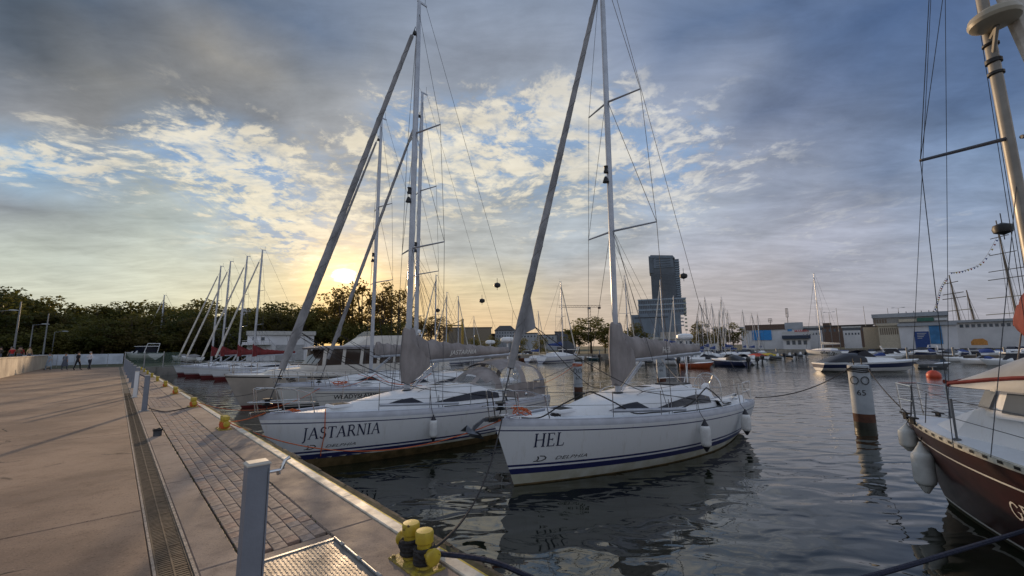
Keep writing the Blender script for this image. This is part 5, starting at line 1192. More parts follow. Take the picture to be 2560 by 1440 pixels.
# second and understorey rows close the wood
where2 = lambda px: 'left of the first tall pole' if px < 45 else 'between the two tall poles' if px < 120 else 'over the walkers' if px < 220 else 'at the end of the quay' if px < 320 else 'behind the laid up motor boat' if px < 420 else 'behind the far sloop bows' if px < 520 else 'beside the club building' if px < 620 else 'behind the boathouse' if px < 790 else 'under the sun'
for i in range(26):
    px = -30+i*33; tree(px,random.uniform(768,806),random.uniform(74,88) if px < 500 else random.uniform(96,104),(CR+CRO)[i%6],'low leafy tree '+where2(px),sx=1.45)
where_ = lambda px: 'left of the first tall pole' if px < 45 else 'between the two tall poles' if px < 120 else 'over the walkers' if px < 220 else 'at the end of the quay' if px < 320 else 'behind the laid up motor boat' if px < 420 else 'behind the far sloop bows' if px < 520 else 'beside the club building' if px < 620 else 'behind the boathouse' if px < 790 else 'under the sun'
for i in range(22): px = 5+i*29; tree(px,random.uniform(806,830),70+i*.9,BUSH[0],'bushy green shrub '+where_(px),'shrubs on the left shore',name='bush',sx=1.35)
tree(32,738,78,PINE[0],'flat topped pine standing above the wood at the far left'); tree(60,750,84,PINE[0],'second flat topped pine at the far left'); tree(248,764,92,PINE[0],'flat topped pine over the end of the quay')
BT = [(838,712,104),(860,706,100),(884,696,106),(908,690,103),(934,692,105),(958,698,102),(980,702,107),(998,716,103)]
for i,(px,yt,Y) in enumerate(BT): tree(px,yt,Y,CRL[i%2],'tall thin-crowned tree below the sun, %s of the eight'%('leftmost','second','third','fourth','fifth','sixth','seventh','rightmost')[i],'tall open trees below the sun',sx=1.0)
for px,yt,Y in ((835,790,98),(870,800,97),(905,806,98),(940,805,97),(975,806,98),(1008,800,99)): tree(px,yt,Y,CR[3],'low dense tree under the tall open trees',sx=1.3)
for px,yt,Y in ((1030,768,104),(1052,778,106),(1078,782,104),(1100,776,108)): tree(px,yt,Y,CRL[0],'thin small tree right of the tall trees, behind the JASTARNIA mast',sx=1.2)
tree(1475,790,112,CR[3],'round dark tree standing alone between the two main masts',sx=1.75); tree(1445,812,113,CR[1],'lower dark tree on the left flank of the round one',sx=1.5); tree(1510,812,112,CR[0],'lower dark tree on the right flank of the round one',sx=1.4)
tree(1588,806,120,CR[1],'dark tree at the foot of the tower block podium',sx=1.5); tree(1752,800,120,CR[2],'small dark tree right of the tower block',sx=1.2); tree(1795,812,122,CR[0],'small tree among the masts right of the tower',sx=1.3); tree(1828,806,122,CR[1],'second small tree among the masts right of the tower',sx=1.3)
for i,px in enumerate((1190,1230,1300,1350)): tree(px,836,135,BUSH[0],'low shrub on the far shore under the skyline','far shore shrubs',name='bush',sx=.9)
# ================================================================ buildings
wallw = M('wall_white_shade',(.66,.66,.68),.85,var=.08,vs=.3); wallg = M('wall_grey',(.36,.38,.41),.85,var=.1,vs=.3); roofd = M('roof_dark',(.07,.065,.065),.85); winb = M('window_blue_grey',(.05,.07,.10),.15,var=0,coat=.4); brownb = M('brick_brown',(.13,.085,.065),.9,var=.15); blue1 = M('blue_door',(.03,.25,.62),.6,var=.1); blue2 = M('banner_dark_blue',(.02,.06,.22),.6,var=.1); blue3 = M('banner_light_blue',(.05,.20,.42),.6,var=.25,vs=.4); creamw = M('cream_panel',(.50,.44,.34),.8,var=.1); fram = M('window_frame_white',(.55,.55,.54),.6,var=0)
class Bld:
    def __init__(s,name,label,px0,px1,Y,z0=.95,cat='building',yaw=0):
        s.Y = Y; s.px0,s.px1 = px0,px1; pm_ = (px0+px1)/2; s.c = D(pm_,860,Y); s.z0 = z0
        s.az = math.atan2(s.c.x,s.c.y); s.yaw = yaw; s.r = empty(name,(s.c.x,s.c.y,z0),-s.az+yaw,label,cat)
        s.dist = math.hypot(s.c.x,s.c.y); s.pm = pm_; s.ca = math.cos(s.az)
    def X(s,px):   # local x for a pixel column on the front face
        a = math.atan((px-1280)/F)-math.atan((s.pm-1280)/F); return s.dist*math.tan(a)
    def Z(s,py,px=None): return D(px or s.pm,py,s.Y).z-s.z0
    def box(s,name,px0,px1,y0,y1,dep,mat,front=0,parent=None):   # y0 top pixel, y1 bottom pixel (None = ground)
        m = MB(); m.box(s.X(px0),s.X(px1),front,front+dep,s.Z(y1) if y1 else 0,s.Z(y0)); return m.build(name,mat,parent or s.r,smooth=0)
    def win(s,px0,px1,y0,y1,front=0,mat=winb,frame=True,name='window'):
        x0,x1,z0,z1 = s.X(px0),s.X(px1),s.Z(y1),s.Z(y0); f = .06
        if not frame:
            m = MB(); m.box(x0,x1,front-.03,front-.002,z0,z1); return m.build(name,mat,s.r,smooth=0)
        m = MB(); m.box(x0-f,x1+f,front-.08,front-.002,z0-f,z0); m.box(x0-f,x1+f,front-.08,front-.002,z1,z1+f); m.box(x0-f,x0,front-.08,front-.002,z0,z1); m.box(x1,x1+f,front-.08,front-.002,z0,z1)
        o = m.build(name,fram,s.r,smooth=0); m = MB(); m.box(x0,x1,front-.05,front-.004,z0,z1); m.build('pane',mat,o,smooth=0); return o
    def text(s,txt,px0,py0,h,mat,front=0): t = sans_text(txt,bold=.03); return flat_text('sign_lettering',t,(s.X(px0),front-.06,s.Z(py0)),(1,0,0),(0,0,1),h,mat,s.r)
# boathouse and club building on the left
b = Bld('boathouse','white flat roofed boathouse with a balcony behind the burgundy covered sloops',615,785,80)
b.box('wall',618,784,838,None,12,wallw); b.box('roof',614,788,828,838,12.6,M('roof_pale',(.48,.47,.45),.7),front=-.3); b.win(652,661,843,852); b.win(631,636,842,851,frame=False); b.win(772,776,845,849,frame=False)
b.box('balcony',607,678,855,862,1.5,wallw,front=-1.5); b.box('balcony_rail',607,678,851,852,.06,fram,front=-1.5)
b.box('door',690,760,862,None,.05,M('door_pale',(.36,.36,.37),.8),front=-.06)
m = MB(); m.loft([[(b.X(607),-1.4,b.Z(858)),(b.X(611),-1.4,b.Z(858)),(b.X(611),-.5,b.Z(858)),(b.X(607),-.5,b.Z(858))],[(b.X(585),-1.4,0),(b.X(589),-1.4,0),(b.X(589),-.5,0),(b.X(585),-.5,0)]]); m.build('stair',fram,b.r,smooth=0)
b = Bld('club_building','long low building with a row of windows behind the boats on stands',345,606,88)
b.box('wall',346,606,838,None,9,wallg); b.box('roof',343,608,833,838,9.6,M('roof_grey_far',(.20,.20,.20),.8),front=-.3)
for i in range(17): b.win(354+i*14.6,364+i*14.6,846,860)
b = Bld('hill_flats','white blocks of flats showing above the wood behind the masts',575,642,190)
b.box('wall',578,640,775,None,12,M('flats_wall',(.60,.60,.64),.8)); b.box('roof_house',600,625,771,775,5,wallg)
for r_ in range(3):
    for i in range(8): b.win(582+i*7.4,586+i*7.4,779+r_*8,783+r_*8,frame=False)
# far skyline
b = Bld('far_hall','long beige hall on the skyline beside the yellow gantry',1105,1230,230); b.box('wall',1108,1228,821,None,20,M('hall_beige',(.23,.19,.14),.9)); b.box('roof',1106,1230,818,821,21,roofd)
b = Bld('far_block','grey apartment block with pitched roof on the skyline left of the HEL forestay',1236,1290,240); b.box('wall',1238,1288,826,None,20,wallg)
m = MB(); x0,x1 = b.X(1236),b.X(1290); z = b.Z(826); m.loft([[(x0,-.5,z),(x1,-.5,z),(x1,20,z),(x0,20,z)],[(x0+3,6,z+3),(x1-3,6,z+3),(x1-3,14,z+3),(x0+3,14,z+3)]]); m.build('roof',roofd,b.r,smooth=0)
for i in range(7):
    for j in range(2): b.win(1242+i*6.6,1245+i*6.6,830+j*8,834+j*8,frame=False)
for k,(a_,c_,t_,l_) in enumerate(((1300,1345,834,'low grey block on the skyline just right of the HEL forestay'),(1345,1392,838,'lower long grey block on the skyline beside the thin mast'),(1388,1440,830,'dark grey hall on the skyline left of the round tree'),(1215,1240,836,'tiny grey house on the skyline between hall and apartments'))):
    b = Bld('skyline_block',l_,a_,c_,220+k*8); b.box('wall',a_,c_,t_,None,15,(wallg,wallg,M('hall_dark',(.12,.13,.15),.8),brownb)[k]); b.box('roof',a_-1,c_+1,t_-2,t_,15.5,roofd,front=-.3)
    for i in range(int((c_-a_)/8)): b.win(a_+3+i*8,a_+7+i*8,t_+5,t_+9,frame=False)
# yellow gantry crane
gy = M('gantry_yellow',(.42,.27,.04),.6,var=.1); b = Bld('gantry_crane','yellow travelling gantry crane on the skyline behind the JASTARNIA boom',1115,1160,140,cat='crane')
b.box('leg',1153,1159,797,None,1.0,gy); b.box('leg',1118,1121,812,None,.8,gy); b.box('girder',1116,1160,812,815,1.2,gy,front=.2)
m = MB(); m.tube([(b.X(1118),.5,b.Z(815)),(b.X(1156),.5,b.Z(800))],.12,5); m.build('stay',gy,b.r)
# tower crane
ow = M('crane_steel',(.20,.13,.10),.7); b = Bld('tower_crane','slim tower crane with a long jib on the horizon between the masts',1400,1510,330,cat='crane')
m = MB()
def truss(m,a,b_,w,n,r=.15):
    a = Vector(a); b_ = Vector(b_); d_ = (b_-a).normalized(); up = Vector((0,0,1)) if abs(d_.z) < .5 else Vector((1,0,0))
    for o in (up*w,-up*w): m.tube([a+o,b_+o],r,4)
    for i in range(n): p = a.lerp(b_,i/n); q = a.lerp(b_,(i+1)/n); m.tube([p+up*w*(1 if i%2 else -1),q-up*w*(1 if i%2 else -1)],r*.6,3)
truss(m,(b.X(1476),0,0),(b.X(1476),0,b.Z(768)),1.0,26); m.build('tower',ow,b.r)
m = MB(); truss(m,(b.X(1400),0,b.Z(765)),(b.X(1506),0,b.Z(767)),.7,24); m.build('jib',ow,b.r)
b.box('counterweight',1498,1505,768,773,2,ow); b.box('cab',1472,1480,768,773,2,wallg)
# glass tower on its podium
tglass = M('tower_glass',(.065,.09,.12),.22,var=.25,vs=.05,coat=.3); tfr = M('tower_panel',(.17,.21,.26),.5,var=.12,vs=.08); tband = M('tower_band',(.30,.37,.44),.5,var=.08)
b = Bld('tower_block','tall blue grey glass tower with stepped podium on the skyline right of centre',1580,1726,600)
b.box('podium',1581,1706,785,None,40,tfr,front=0); b.box('office_block',1601,1722,746,785,34,tfr,front=4); b.box('shaft',1637,1700,650,746,30,tglass,front=8)
for i in range(3): b.box('parapet',1600,1723,746+i*13,749+i*13,.6,tband,front=3.3)
for r_ in range(3):
    for i in range(26): b.win(1603+i*4.5,1606+i*4.5,751+r_*12,758+r_*12,front=3.95,frame=False)
b.box('window_band',1590,1675,792,794,.4,M('tower_dark',(.015,.02,.03),.3),front=-.45)
for i in range(4): b.box('light_fin',1704.5,1714,786+i*9,789+i*9,1,M('pale_fin',(.45,.47,.5),.6),front=4)
b.box('side_wing',1700,1712,648,746,24,tfr,front=10); b.box('corner_bay',1634,1645,637,680,28,tglass,front=6.5); b.box('crown_block',1646,1697,640,668,28,tfr,front=6.8)
m = MB(); x0,x1 = b.X(1634),b.X(1702); z = b.Z(641); m.loft([[(x0,6,z),(x1,6,z-3),(x1,36,z-3),(x0,36,z)],[(x0+3,6,z+4),(x1-3,6,z+1),(x1-3,36,z+1),(x0+3,36,z+4)]]); m.build('crown_roof',tfr,b.r,smooth=0)
for j in range(17):
    b.box('floor_line',1638,1699,684+j*3.6,684.8+j*3.6,.3,M('tower_line',(.085,.11,.14),.4),front=7.6)
for j in range(4): b.box('crown_band',1652,1690,645+j*6,647+j*6,.4,tglass,front=6.3)
for j in range(16): b.box('balcony',1701,1713,655+j*5.6,656.4+j*5.6,2,tband,front=8)
for j in range(9): b.win(1716,1722,752+j*9,756+j*9,front=3.2,frame=False,mat=M('pane_cream',(.35,.36,.28),.6))  # plain cream panes down the right flank
# white low hall between tower and masts, and the pavilion roofs
b = Bld('white_hall','long low white hall with flat roof beneath the tower block',1590,1800,150); b.box('wall',1592,1800,848,None,14,wallw); b.box('roof',1588,1803,842,848,15,M('roof_pale',(.48,.47,.45),.7),front=-.5); b.box('roof_house',1652,1702,829,842,6,M('cream_low',(.40,.37,.33),.8),front=2)
for i in range(16): b.win(1602+i*12.2,1608+i*12.2,853,860,frame=False)
# blue-door workshop
b = Bld('workshop','white workshop with a wide blue door and brown roof fascia beyond the moored ribs',1852,2014,150)
b.box('wall',1855,2010,824,None,18,wallw); b.box('roof_fascia',1866,1966,811,824,18.2,brownb,front=-.4); b.box('roof_edge',1852,1866,815,824,18.2,wallg,front=-.4); b.box('roof_edge',1966,2012,808,824,18.2,wallg,front=-.4)
b.box('door',1883,1931,825,850,.2,blue1,front=-.25); b.box('door',1972,1983,824,829,.2,blue3,front=-.25); b.box('sign_board',1957,2034,831,838,.3,fram,front=-3.2); b.text('MARKEN',1988,832,.72,M('sign_red',(.5,.03,.02),.5,var=0),front=-3.2)
b.box('annex',1958,2024,839,None,3,wallw,front=-3); b.box('annex_canopy',1956,2026,840,848,1.2,M('canopy_navy',(.03,.045,.08),.6),front=-4)
for i in range(4): b.win(1966+i*14,1974+i*14,852,862,front=-3)
m = MB()
for c_,w_,h_ in ((1931,9,16),(1976,6,40)):
    x = b.X(c_); z = b.Z(811); k = h_/40
    m.tube([(x,4,z),(x,4,b.Z(811-h_))],.12,5)
    for dx in (-w_/2,w_/2): m.tube([(b.X(c_+dx),4,b.Z(811-h_*.45)),(b.X(c_+dx),4,b.Z(811-h_))],.08,4)
    for q in (.45,.7,1): m.tube([(b.X(c_-w_/2),4,b.Z(811-h_*q)),(b.X(c_+w_/2),4,b.Z(811-h_*q))],.07,4)
m.build('antenna',M('antenna_steel',(.12,.12,.13),.6),b.r)
b = Bld('brown_building','long brown brick building behind the sloop with black lettering',2008,2190,190); b.box('wall',2010,2188,816,None,16,brownb); b.box('roof_house',2062,2084,806,816,8,brownb,front=2); b.box('roof',2008,2190,813,816,16.5,roofd,front=-.3)
for i in range(14): b.win(2016+i*12,2021+i*12,822,829,frame=False)
for x0,x1,l in ((2010,2062,'white glazed kiosk in front of the brown brick building, left one'),(2108,2158,'white glazed wheelhouse kiosk in front of the brown building, right one')):
    b = Bld('kiosk',l,x0,x1,150,cat='kiosk'); b.box('wall',x0+3,x1-3,826,None,5,wallw); b.box('roof',x0,x1,816,819,6,fram,front=-.4); b.box('glazing',x0+2,x1-2,819,826,5,winb)
    for i in range(5): b.win(x0+8+i*8,x0+12+i*8,832,837,frame=False)
b = Bld('tan_shed','plain tan shed beside the sunlit office building',2160,2202,130,cat='shed'); b.box('wall',2162,2202,818,None,8,creamw); b.box('roof',2160,2204,815,818,8.4,roofd)
# sunlit office and blue-bannered hall
b = Bld('harbour_hall','white hall with blue banners and a sunlit office front on the right shore',2186,2400,112)
b.box('wall',2252,2398,815,None,15,wallw); b.box('roof',2250,2400,808,815,15.5,wallg,front=-.5); b.box('upper_storey',2188,2382,790,808,12,M('upper_grey',(.27,.26,.25),.8),front=3); b.box('roof',2186,2384,780,790,12.5,wallg,front=2.6)
b.box('office',2200,2252,812,None,11,creamw,front=.4); b.box('office_roof',2197,2253,806,812,11.5,creamw,front=0)
for i in range(9): b.win(2204+i*5.3,2207+i*5.3,818,835,front=.4,frame=False,mat=M('window_brown',(.14,.10,.07),.3,var=0))
for i in range(5): b.win(2190+i*7,2195+i*7,794,804,front=3,frame=False,mat=M('window_brown',(.14,.10,.07),.3,var=0))
b.box('banner',2289,2326,829,872,.1,blue2,front=-.15); b.box('banner',2328,2359,815,860,.1,blue3,front=-.15)
for j in range(4): b.box('banner_line',2296,2320-j*4,833+j*4,834.3+j*4,.03,fram,front=-.19)
b.box('sign_board',2254,2300,796,803,.2,creamw,front=2.6); b.box('sign_board',2302,2344,794,803,.2,M('sign_green',(.04,.13,.09),.6),front=2.5); b.box('sign_board',2346,2380,796,802,.2,fram,front=2.6)
for i in range(6): b.box('roof_vent',2255+i*20,2257+i*20,775,780,.8,roofd,front=5)
b = Bld('long_pavilion','long pale pavilion with a row of windows behind the tall ship masts',2395,2620,118); b.box('wall',2396,2620,803,None,14,wallw); b.box('roof',2380,2622,797,803,15,wallg,front=-1)
for i in range(14): b.win(2406+i*15,2415+i*15,808,816)
b = Bld('container','orange and yellow lifeboat pod standing on the right quay',2425,2472,104,cat='lifeboat'); m = MB(); x0,x1 = b.X(2428),b.X(2470); m.loft([[(x0+o,-1.1*k,1.0+1.3*(1-k)*0+.0),(x0+o,1.1*k,1.0),(x0+o,1.1*k,1.3+1.3*k),(x0+o,-1.1*k,1.3+1.3*k)] for o,k in ((0,.4),(.5,.9),(2,1),(x1-x0-.6,.95),(x1-x0,.5))]); m.build('hull',M('lifeboat_orange',(.55,.24,.05),.5,var=.15),b.r); b.box('cradle',2432,2466,872,None,1.5,roofd,front=-.7)
# tall ship
rigm = M('tallship_spar',(.16,.13,.10),.7,var=.2); yardw = M('tallship_yard',(.40,.34,.22),.6)
r_ = D(2480,860,165); sh_ = empty('tall_ship',(r_.x,r_.y,0),-math.atan2(r_.x,r_.y),'tall ship with square rigged masts and flag lines rising behind the right shore','ship')
def lx(px): return 165/math.cos(math.atan2(r_.x,r_.y))*math.tan(math.atan((px-1280)/F)-math.atan((2480-1280)/F))
def lz(py): return D(2480,py,165).z
m = MB(); m.loft([[(lx(2370),-2,1),(lx(2370),2,1),(lx(2370),2,4.5),(lx(2370),-2,4.5)],[(lx(2400),-5,-.5),(lx(2400),5,-.5),(lx(2400),5,4),(lx(2400),-5,4)],[(lx(2640),-5,-.5),(lx(2640),5,-.5),(lx(2640),5,4),(lx(2640),-5,4)]]); m.build('hull',gel,sh_,smooth=0)
for px,top_,yards in ((2400,680,(700,728,740,772,800)),(2438,722,()),(2545,560,(600,640,680,700,745,785))):
    m = MB(); m.tube([(lx(px+12),0,3),(lx(px),0,lz(top_))],[.5,.2],6); m.build('mast',rigm,sh_)
    for y in yards: m = MB(); w_ = 14+(y-top_)*.28; f = (y-top_)/(860-top_); m.tube([(lx(px+12*f-w_),.5,lz(y+2)),(lx(px+12*f+w_),-.5,lz(y-2))],.16,5); m.build('yard',yardw if y > 740 else rigm,sh_)
    for s_ in (-22,22,-9,9): m = MB(); m.tube([(lx(px+12+s_),0,4),(lx(px),0,lz(top_+8))],.06,3); m.build('stay',rigm,sh_)
m = MB(); m.tube([(lx(2395),0,lz(812)),(lx(2345),0,lz(770))],.25,5); m.build('bowsprit',rigm,sh_)
flc = [M('flag_%s'%n,c,.8,var=0) for n,c in (('red',(.35,.04,.03)),('blue',(.03,.07,.25)),('white',(.5,.5,.5)),('yellow',(.5,.35,.04)))]
def flagline(P_):
    P_ = smooth_pts([(lx(a),0,lz(b_)) for a,b_ in P_],6); m = MB(); m.tube(P_,.05,3); m.build('flag_line',rigm,sh_)
    for i in range(1,len(P_)-1):
        a = P_[i]; m = MB(); m.add([a,a+Vector((.75,.05,0)),a+Vector((.4,.02,-.8))],[(0,1,2)]); m.build('flag',flc[i%4],sh_,smooth=0)
flagline([(2347,768),(2358,745),(2372,712),(2392,686)]); flagline([(2400,674),(2440,672),(2490,655),(2540,600)])
# ================================================================ street lamps and poles
lampm = M('lamp_post_grey',(.22,.23,.24),.5,.4,var=.1)
def lamp(px,ytop,ybase,Y,arms,label,w=.07,z0=.95):
    tp = D(px,ytop,Y); r = empty('street_lamp',(tp.x,tp.y,z0),-math.atan2(tp.x,tp.y),label,'street lamp'); h = tp.z-z0
    m = MB(); m.tube([(0,0,0),(0,0,h)],[w*1.3,w*.8],8); m.build('post',lampm,r)
    for s_ in arms:
        m = MB(); m.tube([(0,0,h-.05),(s_*.9,0,h+.1)],w*.5,5); m.build('arm',lampm,r); m = MB(); m.lathe([(0,-.08),(.22,-.05),(.32,.02),(.2,.1),(0,.12)],10,(s_*1.2,0,h+.1)); m.v = [((v[0]-s_*1.2)*1.5+s_*1.2,v[1],v[2]) for v in m.v]; m.build('lamp_head',M('lamp_head_pale',(.5,.52,.52),.4),r)
    return r
lamp(83,812,885,62,(1,),'curved street lamp on the promenade, second from the left edge',z0=2.25); lamp(137,830,885,72,(1,),'curved street lamp over the end of the promenade wall',z0=1); lamp(173,843,885,85,(1,),'small curved street lamp beyond the walkers'); lamp(193,853,885,96,(1,),'smallest curved street lamp at the end of the quay'); lamp(-4,777,885,52,(1,),'curved street lamp cut by the left edge of the photo',z0=2.25)
lamp(53,754,885,55,(),'tall bare pole behind the promenade wall, left one',.09,2.25); lamp(122,784,885,62,(),'tall bare pole behind the promenade wall, right one',.08,2.25)
lamp(2072,781,870,140,(1,-1),'double armed street lamp behind the lettered sloop'); lamp(2245,770,870,128,(1,-1),'double armed street lamp over the harbour hall roof'); lamp(2218,770,870,118,(),'thin pole beside the sunlit office'); lamp(2158,765,870,140,(),'thin tall pole before the tan shed'); lamp(2090,770,870,130,(),'thin tall pole right of the lettered sloop mast'); lamp(2320,793,870,150,(),'thin pole over the pavilion'); lamp(2052,770,870,150,(),'thin pole above the kiosk'); lamp(1737,806,870,150,(1,),'thin lamp right of the tower block')
# ================================================================ small craft across the basin
hc = {'white':gel,'navy':M('hull_navy',(.02,.03,.09),.3,var=.05,coat=.4),'orange':M('hull_orange',(.30,.06,.02),.6,var=.15),'grey':M('rib_grey',(.10,.11,.12),.6,var=.1),'brown':M('hull_varnished',(.16,.06,.03),.4,var=.2),'teal':M('hull_teal',(.03,.08,.10),.4),'black':M('hull_black',(.015,.015,.02),.4),'red':M('cover_red',(.42,.04,.02),.7),'yellow':M('cover_yellow',(.55,.40,.03),.7),'blue':M('cover_blue',(.02,.05,.20),.7,var=.1),'dark':canvasd}
obm = M('outboard_black',(.012,.013,.016),.35,var=0)
class SH(Hull): pass
def motorboat(px0,px1,ywl,style,label,hull='white',cover='black',flip=False,grp='motor boats across the basin',yaw=None,stripe=False,Lm=None):
    a = G(px0,ywl,0); b = G(px1,ywl,0); L = Lm or (b-a).length; c = (a+b)/2; d = (b-a).normalized()
    if flip: d = -d
    if yaw: d = Matrix.Rotation(yaw,3,'Z') @ d; 
    start = c-d*L/2; r = empty('motorboat',start,math.atan2(d.y,d.x),label,'boat',grp)
    k = L/6.5; H = Hull(L=L,B=2.3*min(1.35,k),fs=.75*k**.6,fb=.98*k**.6,rake=.9*k,full=2.6,stern=.92,dk=.25,emid=.25,ebow=.6,trans=.0)
    if style == 'rib':
        m = MB()
        for s_ in (1,-1): m.tube(smooth_pts([(0,s_*.85,.42),(L*.3,s_*.9,.42),(L*.7,s_*.75,.5),(L*.93,s_*.3,.68),(L,0,.72)],4),.24,8)
        m.build('tube',hc[hull],r); m = MB(); m.loft([[(0,-.8,.0),(L*.9,0,.1),(0,.8,.0)],[(0,-.8,.38),(L*.93,0,.6),(0,.8,.38)]]); m.build('floor',gel,r,smooth=0)
        m = MB(); m.loft([[(L*.35,-.3,.3),(L*.5,-.3,.3),(L*.5,.3,.3),(L*.35,.3,.3)],[(L*.38,-.25,1.15),(L*.46,-.25,1.05),(L*.46,.25,1.05),(L*.38,.25,1.15)]]); m.build('console',gel,r,smooth=0)
    else:
        H.mesh([(lambda t:-.24,0),(lambda t:.06,2 if hull == 'white' else 0),(lambda t:.12,0),(lambda t:H.sheer(t)*.45,1 if stripe else 0),(lambda t:H.sheer(t)*.85,3),(lambda t:H.sheer(t),3)],12).build('hull',[hc[hull],hc['navy'],letk,gel if hull in ('white','navy','teal') else hc[hull]],r,smooth=50)
        m = MB(); m.loft([[(H.pt(t,H.sheer(t)).x,y*(H.hb(t)-.03),H.sheer(t)-.02+.12*(1-y*y)*(t > .45)-(.35 if t < .4 and abs(y) < .9 else 0)) for y in (-1,-.7,-.3,.3,.7,1)] for t in [i/10 for i in range(11)]],closed=False); m.build('deck',gel if hull != 'brown' else teak,r,smooth=20)
        z = H.sheer(.5)
        if style in ('cuddy','canopy','cruiser','sport'):
            w = H.B*.38; x0,x1 = L*.42,L*.80
            m = MB(); m.loft([[(x0,-w,z),(x1,-w*.4,z+.05),(x1,w*.4,z+.05),(x0,w,z)],[(x0,-w*.85,z+.38*k),(x1-.5*k,-w*.4,z+.28*k),(x1-.5*k,w*.4,z+.28*k),(x0,w*.85,z+.38*k)]]); m.build('cuddy',gel,r,smooth=20)
            m = MB(); m.loft([[(x0+.9*k,-w*.6,z+.34*k),(x0+.9*k,w*.6,z+.34*k)],[(x0+.2*k,-w*.7,z+.85*k),(x0+.2*k,w*.7,z+.85*k)]],closed=False); m.loft([[(x0+.9*k,w*.6,z+.34*k),(x0-.5*k,w*.85,z+.36*k)],[(x0+.2*k,w*.7,z+.85*k),(x0-.3*k,w*.8,z+.7*k)]],closed=False); m.loft([[(x0+.9*k,-w*.6,z+.34*k),(x0-.5*k,-w*.85,z+.36*k)],[(x0+.2*k,-w*.7,z+.85*k),(x0-.3*k,-w*.8,z+.7*k)]],closed=False); m.build('windshield',winm,r,smooth=0)
        if style in ('canopy','sport'):
            w = H.B*.42; m = MB(); rings = []
            for x,hh in ((L*.05,.03),(L*.14,.35),(L*.27,.72),(L*.38,.74),(L*.43,.50)): rings.append([(x,w*math.cos(a),z-.02+hh*k**.7*max(0,math.sin(a))**.5) for a in [rad(180)*i/10 for i in range(11)]])
            m.loft(rings,closed=False); m.build('canopy',hc[cover],r,smooth=50)
        if style == 'cruiser':
            w = H.B*.36; m = MB(); m.loft([[(L*.2,-w,z),(L*.62,-w*.8,z),(L*.62,w*.8,z),(L*.2,w,z)],[(L*.2,-w*.9,z+1.0*k**.6),(L*.5,-w*.75,z+1.0*k**.6),(L*.5,w*.75,z+1.0*k**.6),(L*.2,w*.9,z+1.0*k**.6)]]); m.build('cabin_glass',winm,r,smooth=0)
            m = MB(); zt = z+1.0*k**.6; m.box(L*.12,L*.54,-w*.95,w*.95,zt,zt+.10); m.build('hardtop',gel,r,smooth=0)
            m = MB(); m.tube([(L*.18,-w,z),(L*.10,-w*.9,zt+.5),(L*.10,w*.9,zt+.5),(L*.18,w,z)],.07,6); m.build('arch',gel,r)
        if style == 'covered':
            w = H.B*.5; m = MB(); m.loft([[(x,w*c_*(1 if x < L*.6 else .75),z-.05+hh*k*(1-abs(c_))) for c_ in (-1,-.5,0,.5,1)] for x,hh in ((.0,.25),(L*.3,.75),(L*.6,.6),(L*.88,.2))],closed=False); m.build('cover',hc[cover],r,smooth=40)
    if style in ('rib','cuddy','canopy','open'):
        m = MB(); m.loft([[(-.35,-.16,.55),(.05,-.16,.55),(.05,.16,.55),(-.35,.16,.55)],[(-.42,-.19,.95),(.02,-.19,1.0),(.02,.19,1.0),(-.42,.19,.95)],[(-.36,-.12,1.2),(-.05,-.12,1.22),(-.05,.12,1.22),(-.36,.12,1.2)]]); m.box(-.25,-.1,-.06,.06,-.2,.6); m.build('outboard',obm,r,smooth=20)
    return r
